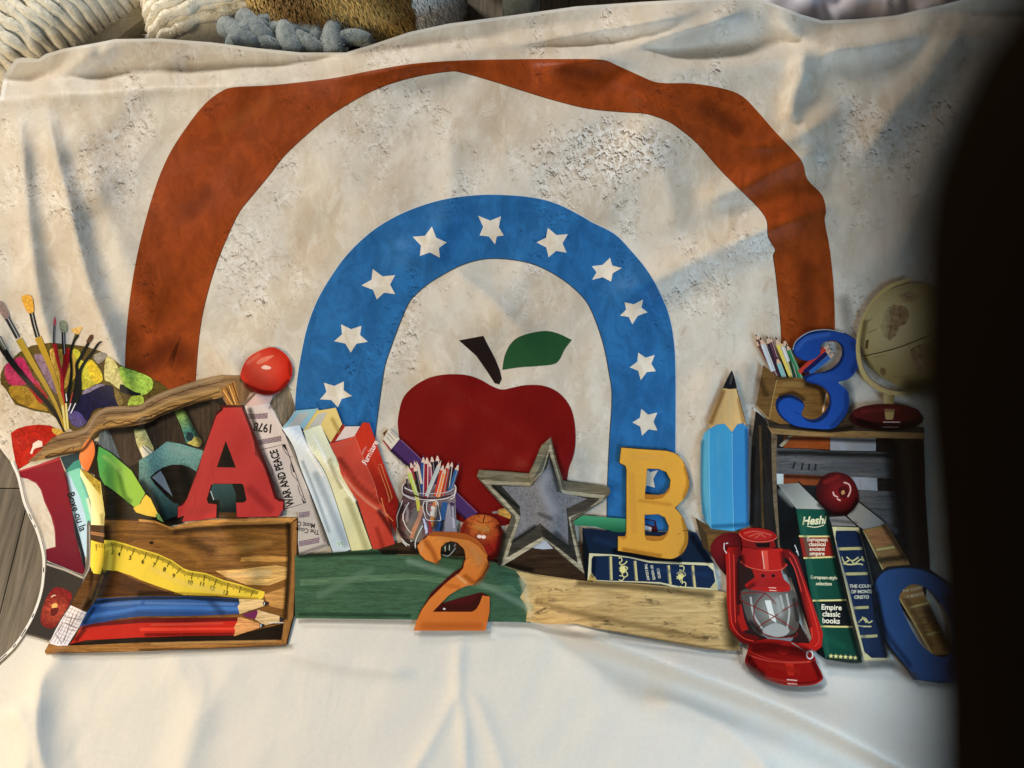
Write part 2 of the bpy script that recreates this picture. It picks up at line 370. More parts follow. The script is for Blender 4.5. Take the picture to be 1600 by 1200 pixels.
LIFT = 0.00005
boxes = []                                    # (bbox, layer) of what is printed already
parts = {}                                    # (motif, piece) -> collected geometry
order = []
CUR = ['cloth', None]
def emit(convex, col, mat='flat', layer=None):
    us = [p[0] for c in convex for p in c]; vs = [p[1] for c in convex for p in c]
    if not us: return
    bb = (min(us), min(vs), max(us), max(vs))
    if layer is None:
        layer = 1
        for b, l in boxes:
            if l >= layer and b[0] < bb[2] and b[2] > bb[0] and b[1] < bb[3] and b[3] > bb[1]: layer = l + 1
    boxes.append((bb, layer))
    key = (CUR[0], CUR[1])
    if key not in parts:
        parts[key] = dict(v=[], f=[], c=[], l=[], m=[], mats=[]); order.append(key)
    P = parts[key]
    if mat not in P['mats']: P['mats'].append(mat)
    mi = P['mats'].index(mat); seen = {}
    for c in dice(convex, G / 3 if mat == 'soft' else G):
        if mat == 'soft' and max(colour(col, p)[3] for p in c) < 0.05: continue
        if sum(c[i - 1][0] * c[i][1] - c[i][0] * c[i - 1][1] for i in range(len(c))) < 0: c = c[::-1]
        ids = []
        for p in c:
            k = (round(p[0], 3), round(p[1], 3))
            if k not in seen:
                seen[k] = len(P['v']); P['v'].append(p); P['l'].append(layer); P['c'].append(np.append(colour(col, p), 1.0) if mat != 'soft' else colour(col, p))
            if not ids or ids[-1] != seen[k]: ids.append(seen[k])
        if len(ids) > 2 and ids[0] == ids[-1]: ids.pop()
        if len(ids) > 2: P['f'].append(ids[::-1]); P['m'].append(mi)
INK = 0.97
_cc = {}
def hexl(h):
    if h not in _cc: _cc[h] = lin(h, INK)
    return _cc[h]
def colour(col, p):
    if isinstance(col, str): return hexl(col)
    if col[0] == 'g':                         # linear blend between two printed colours
        (x0, y0), (x1, y1) = col[1], col[3]; d = (x1 - x0) ** 2 + (y1 - y0) ** 2
        t = min(1, max(0, ((p[0] - x0) * (x1 - x0) + (p[1] - y0) * (y1 - y0)) / d))
        return hexl(col[2]) * (1 - t) + hexl(col[4]) * t
    if col[0] == 'soft':                      # airbrushed ink, densest on its centre line
        d = 1e9; q = np.array(p); L = col[1]
        for i in range(len(L) - 1):
            e = L[i + 1] - L[i]; t = max(0.0, min(1.0, float((q - L[i]) @ e / (e @ e + 1e-9)))); d = min(d, float(np.hypot(*(q - L[i] - e * t))))
        t = max(0.0, 1 - d / col[2]); return np.append(hexl(col[3]), col[4] * t * t * (3 - 2 * t))
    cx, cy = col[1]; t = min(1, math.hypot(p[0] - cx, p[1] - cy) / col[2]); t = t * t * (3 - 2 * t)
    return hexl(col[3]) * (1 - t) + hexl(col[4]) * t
FR = dict(X=(0, 0, 1), A=(0, 450, 6.6667), B=(0, 630, 6.6667), C=(220, 560, 6.6667), D=(220, 690, 6.6667), E=(0, 800, 4.8),
          F=(220, 800, 5.4545), H=(380, 580, 4), K=(600, 660, 6.6667), L=(600, 820, 6.6667), J=(740, 670, 5), M=(890, 690, 5),
          N=(1080, 560, 4), O=(1160, 500, 5.3333), P=(1100, 810, 4.2857), Q=(1190, 730, 3.43), V=(440, 290, 2.5), T=(0, 440, 3.3333))
def pts(s):
    """points measured in the enlarged crops of the photograph; a letter switches the crop"""
    fr = FR['X']; out = []
    for t in s.split():
        if t in FR: fr = FR[t]; continue
        x, y = t.split(','); out.append((fr[0] + float(x) / fr[2], fr[1] + float(y) / fr[2]))
    return out
def pt(s): return pts(s)[0]
def poly(s, col, mat='flat', sm=False, holes=()):
    o = pts(s) if isinstance(s, str) else s
    hs = [pts(h) if isinstance(h, str) else h for h in holes]
    if sm: o = [tuple(p) for p in catmull(o, True, 4)]; hs = [[tuple(p) for p in catmull(h, True, 4)] for h in hs]
    emit(tris(o, hs), col, mat)
def ribbon(P, w0, w1, closed=False):
    P = [np.array(p, float) for p in P]; n = len(P); L, Rr = [], []
    for i in range(n):
        a = P[max(i - 1, 0)] if not closed else P[i - 1]; b = P[min(i + 1, n - 1)] if not closed else P[(i + 1) % n]
        d = b - a; d /= (np.linalg.norm(d) + 1e-9); nn = np.array([-d[1], d[0]])
        w = (w0 + (w1 - w0) * i / (n - 1)) / 2
        L.append(P[i] + nn * w); Rr.append(P[i] - nn * w)
    out = []
    for i in range(n if closed else n - 1):
        k = (i + 1) % n
        for t in ((L[i], L[k], Rr[k]), (L[i], Rr[k], Rr[i])): out.append([tuple(x) for x in t])
    return out
def stroke(s, w, col, w2=None, mat='flat', sm=True, closed=False):
    o = pts(s) if isinstance(s, str) else s
    if sm and len(o) > 2: o = catmull(o, closed, 4)
    emit(ribbon(o, w, w if w2 is None else w2, closed), col, mat)
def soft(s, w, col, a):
    """airbrushed shading and mottling of the print along a line, w = half width"""
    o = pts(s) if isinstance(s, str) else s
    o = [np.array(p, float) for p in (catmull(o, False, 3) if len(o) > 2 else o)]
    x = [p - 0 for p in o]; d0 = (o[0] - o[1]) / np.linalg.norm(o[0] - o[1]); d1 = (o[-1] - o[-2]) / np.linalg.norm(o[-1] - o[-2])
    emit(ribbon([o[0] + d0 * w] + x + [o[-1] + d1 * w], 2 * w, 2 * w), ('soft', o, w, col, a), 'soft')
def bars(name, lines, w, col, mat='flat', sm=False):
    for i, l in enumerate(lines): piece('%s#%d%s' % (name, i, col)); stroke(l, w, col, mat=mat, sm=sm)
def strokes(lines, w, col, mat='flat', sm=False):
    cv = []
    for s in lines:
        o = pts(s) if isinstance(s, str) else s
        if sm and len(o) > 2: o = catmull(o, False, 3)
        cv += ribbon(o, w, w)
    emit(cv, col, mat)
def ell(c, rx, ry, col, mat='flat', rot=0.0, n=20):
    c = pt(c) if isinstance(c, str) else c; cr, sr = math.cos(R(rot)), math.sin(R(rot)); o = []
    for i in range(n):
        a = 2 * math.pi * i / n; x, y = rx * math.cos(a), ry * math.sin(a)
        o.append((c[0] + x * cr - y * sr, c[1] + x * sr + y * cr))
    emit(tris(o), col, mat)
def star(tips, col, mat='star', k=0.66):
    T = pts(tips); c = np.mean(T, axis=0); o = []
    for i, t in enumerate(T):
        o.append(t); mid = (np.array(t) + np.array(T[(i + 1) % len(T)])) / 2; o.append(tuple(c + (mid - c) * k))
    emit([[tuple(c), o[i], o[(i + 1) % len(o)]] for i in range(len(o))], col, mat)
_font = {}
def glyphs(body, bold):
    key = (body, bold)
    if key not in _font:
        cu = bpy.data.curves.new('lettering', 'FONT'); cu.body = body; cu.resolution_u = 3; cu.offset = bold
        cu.align_x = 'CENTER'; cu.align_y = 'CENTER'; cu.dimensions = '2D'; cu.fill_mode = 'FRONT'
        ob = bpy.data.objects.new('lettering', cu); scene.collection.objects.link(ob)
        dg = bpy.context.evaluated_depsgraph_get(); me = ob.evaluated_get(dg).to_mesh()
        me.calc_loop_triangles()
        vs = [v.co[:2] for v in me.vertices]
        _font[key] = [[vs[i] for i in t.vertices] for t in me.loop_triangles]
        ob.evaluated_get(dg).to_mesh_clear(); bpy.data.objects.remove(ob); bpy.data.curves.remove(cu)
    return _font[key]
def text(body, c, size, col, ang=0.0, xs=1.0, shear=0.0, bold=0.0, lead=1.0, mirror=False):
    c = pt(c) if isinstance(c, str) else c
    a = R(ang); dx, dy = (math.cos(a), -math.sin(a)), (-math.sin(a), -math.cos(a))
    lines = body.split('\n'); cv = []
    for k, ln in enumerate(lines):
        off = (len(lines) - 1) / 2 - k
        for t in glyphs(ln, bold):
            q = []
            for x, y in t:
                y = y * size; x = x * size * xs * (-1 if mirror else 1) + y * shear; y = y + off * lead * size
                q.append((c[0] + dx[0] * x + dy[0] * y, c[1] + dx[1] * x + dy[1] * y))
            if area2(q) > 1e-4: cv.append(q)
    emit(cv, col, 'flat')
def inside(poly, x, y):
    r = False; n = len(poly)
    for i in range(n):
        (x0, y0), (x1, y1) = poly[i - 1], poly[i]
        if (y0 > y) != (y1 > y) and x < (x1 - x0) * (y - y0) / (y1 - y0) + x0: r = not r
    return r
def motif(name, label=None, piece=None):
    CUR[0] = name; CUR[1] = piece
    if label: LABELS[name] = label
def piece(p): CUR[1] = p
LABELS = {}
# ================================================================== the printed picture, back to front
# ---- sheet of cloth itself
OUT = pts("X -160,158 -60,156 0,152 6,118 24,92 34,90 60,92 72,84 100,76 150,67 180,61 250,60 330,66 400,75 470,82 540,82 580,70 640,50 700,37 800,24 900,10 1000,3 1130,-4 1180,-4 1210,6 1250,22 1285,32 1340,30 1400,24 1470,8 1540,-10 1640,-40 1900,-40 1900,1340 -200,1340 -200,1150 -90,1090 0,1040 25,1015 45,985 60,955 70,920 73,880 70,855 62,828 52,808 42,785 32,745 23,722 0,692 -60,640 -160,560")
motif('cloth'); emit(tris(OUT), '#d1cbc2', 'flat', 0)
# ---- plastered wall
motif('printed_wall', 'printed cream plaster wall with flaked paint filling the upper cloth')
poly("X -155,164 -60,162 6,157 12,122 28,98 62,97 74,89 100,81 150,72 180,66 250,65 330,71 400,80 470,87 540,87 580,75 640,55 700,42 800,29 900,15 1000,8 1130,1 1180,1 1210,11 1250,27 1285,37 1340,35 1400,29 1470,13 1540,-5 1640,-35 1890,-35 1890,1010 1440,1010 1300,1000 1150,1000 900,940 463,930 100,930 71,900 70,880 67,858 58,828 48,808 38,785 28,748 19,725 -2,698 -60,646 -155,566", '#c8c0b4', 'plaster')
# ---- arches
OUTER = pts("X 193,640 194,590 197,520 205,450 218,380 240,300 262,245 290,200 320,162 345,143 365,136 420,133 480,127 530,120 580,110 640,100 700,95 760,93 820,92 880,92 940,93 965,102 1000,118 1030,129 1080,130 1130,138 1160,150 1185,175 1213,207 1240,235 1255,255 1262,280 1285,305 1291,330 1289,345 1297,390 1303,450 1305,520 1305,690"), pts("X 1222,700 1221,560 1219,500 1212,430 1208,400 1211,390 1200,370 1198,345 1185,325 1160,300 1125,265 1090,225 1060,200 1040,188 1010,178 970,175 920,170 870,158 820,143 770,127 720,113 700,112 660,118 620,128 580,143 540,165 510,185 480,210 445,243 420,275 395,305 375,330 360,360 343,400 328,445 315,500 308,560 303,640")
INNER = pts("X 456,690 460,640 463,600 470,555 480,510 495,470 515,435 540,400 570,370 600,348 640,328 690,312 740,305 780,304 830,308 870,318 910,338 925,347 960,365 985,390 1010,420 1028,450 1045,490 1053,530 1056,580 1056,700 1055,830"), pts("X 948,830 949,760 952,690 956,620 951,580 943,540 930,500 915,470 890,445 860,425 830,412 800,406 770,404 745,407 720,415 700,425 670,443 650,460 638,475 625,505 612,540 602,570 597,600 590,650 584,700")
SMO = lambda P: [tuple(p) for p in catmull(P, False, 4)]
motif('printed_arch#outer', 'printed rust orange rainbow arch, the widest one')
poly(SMO(OUTER[0] + [(1300, 775)]) + SMO([(1222, 775)] + OUTER[1]), '#8a3d15', 'paint')
motif('printed_arch#inner', 'printed blue rainbow arch dotted with cream stars around the red apple')
poly(SMO(INNER[0]) + SMO(INNER[1]), '#28659f', 'paint')
for i, t in enumerate(["165,770 243,765 275,822 220,866 150,835", "232,542 312,548 337,610 270,652 205,608", "356,326 443,350 444,424 372,445 312,390",
        "587,160 645,222 618,282 540,275 512,200", "768,118 857,120 868,195 834,230 773,195", "1040,165 1118,190 1113,262 1043,280 996,222",
        "1283,282 1328,322 1287,375 1213,368 1212,315", "1412,445 1430,495 1370,542 1322,508 1340,456", "1393,652 1457,662 1462,725 1403,760 1360,710",
        "1405,872 1467,887 1468,957 1408,977 1370,925", "1420,1100 1470,1112 1458,1180 1400,1190 1385,1140"]):
    piece('star#%d' % i); star('V ' + t, '#d8d0c4')
# pale outlines of the arches
motif('printed_arch#outer'); piece('outline#1'); stroke(OUTER[0], 0.9, '#c9b8a4'); piece('outline#2'); stroke(OUTER[1], 0.9, '#5a2c14')
motif('printed_arch#outer'); piece('shading'); soft("X 225,575 262,545 285,560", 30, '#46190a', .38); soft("X 880,108 930,118", 18, '#5a240c', .35); soft("X 300,330 320,300", 22, '#6a2c10', .35); soft("X 1260,420 1265,520", 24, '#6a2c10', .35); soft("X 1100,165 1150,200", 20, '#6a2c10', .35); soft("X 350,200 420,160", 20, '#b86430', .3); motif('printed_arch#inner'); piece('outline#1'); stroke(INNER[0], 1.1, '#c3c6c8'); piece('outline#2'); stroke(INNER[1], 1.4, '#38424e')  # soft brown blotches are mottling in the printed arch paint
# ---- big red apple
motif('printed_apple#flat', 'printed flat dark red apple shape with brown stem and green leaf under the blue arch')
poly("V 455,950 458,890 475,830 510,790 560,758 610,742 670,737 730,742 780,760 820,783 860,797 900,790 950,780 1010,780 1060,795 1100,825 1130,870 1145,930 1148,1000 1140,1055 1122,1105 1112,1160 X 868,790 800,818 760,822 720,815 680,790 650,750 630,715", '#6e0f0c', 'flat', True)
piece('stem'); poly("V 693,605 788,587 800,612 832,672 852,720 860,755 850,777 832,772 800,722 760,665", '#1f1512')
piece('leaf'); poly(SMO(pts("V 862,720 870,670 890,625 920,595 970,577 1030,568 1080,578 1133,603"))[:-1] + SMO(pts("V 1133,603 1105,640 1085,680 1060,698 1000,705 930,710 862,720"))[:-1], '#22482a')

# ---- left: palette and brushes
motif('printed_palette#top', 'printed wooden paint palette with pink, yellow, green and navy daubs')
poly("A 100,770 200,670 330,600 520,570 750,590 900,610 1050,660 1180,740 1280,820 1400,850 1500,900 1600,950 C 200,250 300,330 X 262,630 140,690 112,672 X 78,646 54,642 24,632 9,608 A 10,1000 5,900 40,820", '#57481f', 'daub', False)
for i, (s, c) in enumerate([("A 60,800 100,780 200,720 250,740 300,830 350,930 420,1010 300,1000 170,1020 90,990 50,900", '#b32c5c'),
        ("A 100,1030 250,1020 330,1080 400,1180 500,1260 X 70,642 40,634 20,622", '#a07f2a'), ("A 300,1020 380,1000 440,1050 500,1140 430,1200 370,1140", '#9a2222'),
        ("A 360,700 450,700 520,830 560,980 600,1100 540,1060 480,960 400,800", '#80687f'), ("A 520,650 640,640 760,650 790,900 720,1000 640,1060 580,900", '#c09a40'),
        ("A 760,650 830,660 860,760 960,750 1060,880 1060,970 980,1010 850,1060 830,900", '#bdb73a'), ("A 910,760 990,790 1070,920 1060,970 990,990 930,890", '#dbbf2c'),
        ("A 980,700 1050,670 1115,690 1090,745 1030,790 985,745", '#8d8884'), ("A 1110,720 1190,750 1250,860 1300,960 1250,1050 1150,980 1090,940", '#c5bf83'),
        ("A 1240,830 1350,850 1500,900 1590,960 1580,1060 1480,1120 1380,1090 1290,1000", '#a3c552'), ("A 1260,1000 1310,1025 1400,1080 1470,1100 1430,1130 1280,1090 1250,1060", '#1b1b20'),
        ("A 1360,1140 1430,1120 1490,1130 1500,1200 1480,1260 1340,1260", '#a9bf4a'), ("A 860,1080 960,1030 1060,1000 1180,1060 1000,1130 900,1130", '#887d98'),
        ("A 930,1090 1000,1050 1110,1010 1180,1040 1190,1130 1240,1210 B 1230,30 1000,60 930,160 900,220 810,250 740,200 700,90 760,20 A 850,1120", '#151338'),
        ("B 705,90 820,90 880,160 905,205 810,250 745,195", '#4b417e'), ("A 1190,1050 1240,1080 1290,1180 1260,1240 1220,1190", '#7c6936')]):
    piece('paint_daub#%d' % i); poly(s, c, 'daub', True)
motif('printed_palette#red', 'printed bright red paint patch on the palette rim by the left edge')
poly("B 115,310 180,265 280,235 400,222 520,232 620,275 690,305 560,420 400,560 310,620 190,692 160,600 130,450", '#ad1d0e', 'daub')
piece('paint_daub#w'); poly("B 345,420 400,385 440,395 445,450 380,465 355,480 335,530 315,520 340,460", '#e2d3cc')
piece('paint_daub#y'); poly("B 550,260 620,270 675,300 600,330 550,300", '#c6a144', 'daub', True)

def brush(key, label, hand, wh, colh, fer=None, wf=0, colf='#202022', tip=None, colt='#c89434'):
    motif('printed_paintbrush#' + key, label)
    stroke(hand, wh[0], colh, wh[1])
    if fer:
        piece('ferrule'); stroke(fer, wf, colf); o = pts(fer)
        stroke([(p[0] + wf * .12, p[1] - .3) for p in o], wf * .22, '#9a9a98')
    if tip: piece('bristles'); poly(tip, colt, 'felt', True)
brush('fan', 'printed small fan brush with tan bristles', "A 800,480 770,560 740,650", (5, 3), '#4c4c30', tip="A 745,432 800,412 860,405 845,440 820,485 770,465", colt='#cfa862')
brush('crimson', 'printed brush with flat grey bristles and dark red handle', "A 700,630 690,760 660,900 650,1010 B 670,60", (13, 3), '#8c1518', "A 660,460 662,560 668,690", 5.5, '#17171a', "A 625,352 690,352 698,450 632,452", '#858b72')
brush('pink', 'printed thin brush with pink tip and red handle', "A 566,580 600,740 640,900 652,1080 B 680,60", (6, 2.5), '#ad242a', "A 568,390 564,480 562,575", 3.4, '#1b1a1c', "A 573,298 583,345 576,390 556,385 560,335", '#bf4458')
brush('thick', 'printed thick paintbrush with mustard handle and mauve bristles', "A 200,535 330,760 460,980 580,1200 B 690,285", (11, 3.5), '#a3872d', "A 75,312 130,410 190,520", 8, '#2a2a2e', "A -10,140 50,165 100,285 60,325 15,280 -12,220", '#84706a')
brush('golden', 'printed paintbrush with golden round bristles and mustard handle', "A 400,515 480,700 560,900 650,1200 B 705,280", (11, 3.5), '#a48427', "A 332,258 362,390 397,512", 7, '#1d1d1d', "A 230,105 280,72 340,98 358,240 312,262 272,220", '#c7953a')
brush('black', 'printed paintbrush with long black handle crossing the palette', "A -10,560 100,740 280,960 500,1200 B 590,130 675,295", (11, 3), '#191716', "A -12,510 30,590 62,640", 7, '#54564c')
brush('dark_thin', 'printed slim black brush curving over the yellow paint', "A 822,488 762,580 736,700 746,850 735,980 700,1200", (2.5, 5), '#141417')
brush('rust', 'printed slim black brush with rust coloured flat tip', "A 930,560 905,610 845,720 802,800 808,900 792,1050 755,1210", (4, 6), '#161619', tip="A 940,495 970,490 975,515 940,570 905,565", colt='#4c3323')
brush('pointed', 'printed slim black brush ending in a fine point', "A 1066,560 1030,580 960,680 870,800 832,900 832,1050 790,1210", (2.5, 7), '#18181a')
motif('printed_paintbrush#ends', 'printed silver and cream brush ends bunched behind the wooden beam')
strokes(["B 690,0 715,270", "B 655,20 690,280"], 3.2, '#cfc37c'); strokes(["B 742,0 716,80", "B 792,0 742,105", "A 700,1180 690,1100"], 1.5, '#dfdfe6'); stroke("A 760,1090 735,1200", 1.6, '#b03a40')

# ---- left crate interior
motif('printed_crate#left', 'printed dark slatted crate back under the rough wooden beam')
poly("X 148,700 165,672 240,655 330,622 360,630 350,660 305,800 285,818 255,824 215,812 160,812 150,760", '#231c15', 'wood')
for i, (s, c) in enumerate([("B 1150,270 1390,255 1500,590 1350,665 1260,580", '#3b3027'), ("C 30,700 350,550 480,890 280,865 140,955", '#372e26'), ("C 460,510 740,440 890,485 800,560 650,965 540,910 640,900", '#3c3128'), ("B 1040,300 1140,270 1260,580 1100,480 1030,420", '#55616c')]):
    piece('slat#%d' % i); poly(s, c, 'wood_upright')
piece('painted_gap#1'); poly("C 350,548 450,522 560,720 640,880 600,922 480,885 420,700", ('g', pt("C 380,540"), '#8fae4e', pt("C 500,760"), '#3d706a'), 'daub')
poly("C 560,820 620,830 640,885 600,920 490,885 520,860", '#b3a95c', 'daub', True); ell("C 515,815", 6, 7, '#1d3038', 'daub')
piece('painted_gap#2'); poly("B 1400,272 1495,242 1600,470 1600,500 1500,585 1430,420", ('g', pt("B 1430,280"), '#9aa37a', pt("B 1540,540"), '#c9b673'), 'daub'); poly("B 1460,470 1500,440 1600,500 1500,585", '#d9cfb8'); strokes(["B 1490,450 1560,530", "B 1515,440 1590,505"], 1.1, '#2a2018')
piece('shading'); soft("C 0,715 350,565 700,455", 9, '#080503', .8); soft("B 1150,290 1400,270 1600,205", 9, '#080503', .8); soft("X 170,800 280,812", 12, '#060403', .8); soft("C 470,540 640,900", 8, '#080503', .6)
# ---- teal letter
motif('printed_letter#teal', 'printed teal letter leaning behind the red letter')
poly("D -10,195 130,110 C 270,868 420,890 660,962 D 590,315 520,270 430,240 330,240 230,270 150,320 100,372 150,450 250,560 340,640 400,650 390,770 240,815 200,700 120,560 -10,420", ('g', (262, 705), '#648e8b', (262, 806), '#172a2c'), 'felt')
piece('counter'); poly("D 105,375 160,322 235,278 330,247 430,247 520,275 592,320 500,600 400,648 335,610 250,545 160,440", '#1d1813', 'wood'); poly("D 118,372 205,305 250,380 335,575 250,500", '#6b7580')
piece('shading'); soft("D 20,430 140,580 230,790", 10, '#0a1414', .75); soft("D 300,60 500,120", 12, '#8fb0ac', .45); soft("D 450,300 520,560", 14, '#050403', .7)
# ---- green crayon pencil
motif('printed_pencil#green', 'printed green pencil with yellow scalloped tip against the crate')
poly("B 1090,850 1300,1000 1430,1110 1600,1190 1600,1230 1090,1220", '#2b2213', 'wood')
poly("B 1030,440 1150,500 1390,690 1535,935 1500,1045 1430,1110 1295,1005 1085,858 1040,765 1008,600", '#15190f')
poly("B 1040,452 1150,513 1380,703 1520,932 1490,1040 1432,1098 1300,993 1092,847 1050,760 1020,600", ('g', pt("B 1040,700"), '#47924a', pt("B 1330,760"), '#8bb540'))
piece('tip'); poly("D -70,690 0,650 20,600 60,545 110,590 182,742 160,782 60,765 -40,735", '#dcb944'); poly("D 160,755 190,740 243,835 185,805", '#668c50'); stroke("D 0,650 20,605 62,545", 1.1, '#2a2410')
piece('shading'); soft("B 1240,700 1300,950 1360,1020", 7, '#3a6a28', .45); soft("B 1090,560 1200,650 1330,800", 5, '#b9dc78', .35)
# ---- maroon letter I, book and pencil at left edge
motif('printed_letter#maroon', 'printed maroon slab letter cut off by the left hem')
poly("B 195,705 400,640 620,558 650,640 700,780 740,950 770,1200 E 560,150 600,300 640,440 635,475 350,362 345,282 420,262 415,150 375,0 B 470,1030 430,900 380,830 300,790 215,772", ('g', (45, 745), '#7d1826', (100, 890), '#5e1224'))
poly("B 195,705 400,640 622,558 628,590 400,660 205,720", '#a8323c')
piece('notch_edge'); strokes(["B 300,790 380,830 430,900 470,1030 E 400,60 415,150 420,262 352,280"], 1.4, '#8f3944')
motif('printed_book#teal', 'printed pale teal book with blue spine lettering beside the maroon letter')
poly("B 630,560 830,512 840,590 690,705 655,625", '#273c46'); poly("B 690,700 770,610 830,585 850,680 760,720 710,722", '#3f8a80')
poly("B 705,718 830,672 860,760 960,1020 965,1200 E 690,90 655,110 625,0 B 820,950", '#7cc6b4'); poly("B 690,705 718,728 830,960 890,1160 E 660,110 668,340 640,335 600,180 545,0 B 770,1190 725,900", '#aecbe2')
poly("E 545,0 600,180 640,335 640,440 605,300 560,150", '#2c323e')
piece('spine_lettering'); text('Boxe ou la', "B 800,1130", 17, '#15181c', 289, 0.86, 0, 0.02)
piece('shading'); soft("B 690,720 770,1100 E 590,200 645,420", 5, '#12161c', .6); soft("B 860,780 940,1000 970,1180", 5, '#4a8a80', .4)
# ---- wood beam over the crate
motif('printed_beam', 'printed rough wooden beam with bark edge sweeping over the crate')
poly("B 300,612 420,500 560,352 680,300 800,285 890,255 930,180 1000,95 1110,45 1300,28 1460,20 1600,-50 C 150,395 300,330 500,260 700,200 850,172 1050,180 1150,312 1195,352 1050,492 905,490 860,420 740,432 600,462 350,542 200,602 0,700 B 1600,185 1450,230 1300,252 1130,266 1040,302 985,365 900,430 860,510 700,532 500,575 380,606", '#82684c', 'wood')
poly("B 420,560 560,500 700,470 860,455 930,350 1000,250 1120,190 1320,165 1600,80 C 130,560 350,450 600,390 845,330 860,420 740,432 600,462 350,542 200,602 0,700 B 1600,185 1450,230 1300,252 1130,266 1040,302 985,365 900,430 860,510 700,532 500,575 390,604", '#9c7a4a', 'wood')
piece('grain_line'); strokes(["B 400,482 560,402 800,350 920,300 962,200 1060,122 1300,102 1460,80 1600,15 C 150,460 350,380 600,300 870,240", "B 560,355 700,310 830,295 910,262 955,180 1040,105 1150,70 1400,60 1600,-20"], 1.0, '#33261a', sm=True)
bars('bark_edge', ["B 480,560 560,520 640,525 700,490 780,440 770,480", "B 1080,230 1160,190 1240,215 1330,190 1420,205 1500,150 1590,140", "C 30,630 130,590 230,540 330,500 430,480 560,440 700,390 830,345", "C 60,670 200,590 380,520 520,470"], 1.5, '#3a2a1a', sm=True)
piece('end_block'); poly("C 845,312 990,235 1050,182 1150,312 1190,352 1050,492 910,490", '#6d543c', 'wood_upright'); poly("C 845,312 985,238 1030,400 1050,490 910,490", '#9a6c34', 'wood_upright'); strokes(["C 870,330 960,480", "C 930,280 1000,480"], 1.5, '#d9a860'); strokes(["C 900,300 985,480", "C 965,250 1035,470"], 1.6, '#3a2412')
poly("C 1080,480 1150,355 1200,352 1215,380 1150,480", '#a58a7c'); poly("C 735,432 860,405 890,485 830,480", '#1d1712')
motif('printed_pencil#orange', 'printed orange leaf shaped pencil end below the beam')
poly("B 985,395 1010,400 1020,560 1050,770 930,712 985,620", '#231a12'); poly("B 955,362 990,420 1000,520 970,620 922,708 868,650 838,560 868,460 910,395", ('g', pt("B 870,520"), '#e4834a', pt("B 990,560"), '#c96a34'), 'flat', True)
motif('printed_beam'); piece('shading'); soft("B 620,340 800,310 920,270 975,180 1060,95 1200,55 1450,50 C 120,425 350,335 650,245 860,195", 5, '#b59a78', .55); soft("B 500,565 700,525 870,490 960,380 1050,290 1300,240 1600,170 C 200,590 500,480 740,425", 4.5, '#1c120a', .7); soft("B 460,520 700,455 840,420", 4, '#c9ab7a', .5); soft("B 1130,160 1400,140 1600,60 C 350,430 650,360 820,320", 4, '#d0ab6c', .5); soft("C 1060,220 1160,340", 5, '#2a1a10', .5)
# ---- wooden tray
motif('printed_tray', 'printed shallow wooden tray holding ruler and large pencils')
poly("E 790,50 F -20,58 130,68 200,100 270,130 400,92 520,72 800,60 1180,45 1335,45 1345,60 1332,400 1305,900 1240,1142 1000,1152 500,1172 0,1187 E 700,1055 350,1067 342,1048 375,985 510,1000 650,740 740,560 780,300", '#3a2614', 'wood')
piece('back_panel'); poly("E 790,60 F -10,75 130,85 200,118 280,150 450,132 800,110 1270,95 1280,300 1262,620 1215,960 800,1060 0,1070 E 560,960 650,760 740,560 785,300", '#7d5528', 'wood')
poly("F 640,500 900,482 1150,452 1255,470 1245,570 1100,625 900,615 720,545", '#cfa868', 'wood'); poly("F 860,390 1000,370 1260,375 1255,430 1000,420 850,420", '#b88848', 'wood'); poly("F 1050,700 1240,640 1225,830 1100,800", '#b98a50', 'wood'); ell("F 97,262", 3.6, 2.4, '#1a0f08')
poly("E 790,440 880,440 F 0,600 250,690 0,710 E 720,640 745,560", '#4a2d14', 'wood')
piece('rim#top'); poly("F -10,58 130,70 205,102 272,130 400,92 520,72 800,60 1180,47 1335,47 1275,97 800,112 450,134 285,152 205,122 130,88 -10,78", '#b5854a', 'wood')
piece('rim#right'); poly("F 1280,97 1338,60 1330,400 1302,900 1240,1138 1202,1085 1240,720 1268,420", '#93683a', 'wood_upright'); stroke("F 1342,60 1335,400 1308,880 1246,1130", 2.2, '#21150c', sm=False)
piece('tray_floor'); poly("E 530,990 F 0,1062 800,1052 1222,950 1202,1090 0,1112 E 520,1008", '#1b120c', 'wood')
piece('rim#bottom'); poly("E 345,1050 380,985 520,1005 F 0,1112 600,1100 1202,1090 1240,1140 1000,1150 500,1170 0,1185 E 700,1053 350,1065", '#946838', 'wood')
piece('shading'); soft("F 300,165 700,130 1250,112", 8, '#1a0e06', .6); soft("F 1262,110 1268,420 1235,900", 7, '#120a04', .7); soft("F 0,700 400,705 820,730", 7, '#120a04', .6); soft("E 790,120 800,300 780,440", 12, '#120a04', .75); soft("F 700,330 900,300 1100,260", 9, '#c08c4a', .35); soft("F 150,250 400,330 520,440", 9, '#b9803c', .35); soft("F 420,240 600,330", 12, '#3a2410', .4); soft("F 760,540 1100,520", 8, '#f2d49a', .45); soft("F 0,1175 600,1165 1230,1140", 3, '#2a1a0c', .5); soft("F 100,1125 700,1110 1150,1100", 3, '#d0a468', .5)
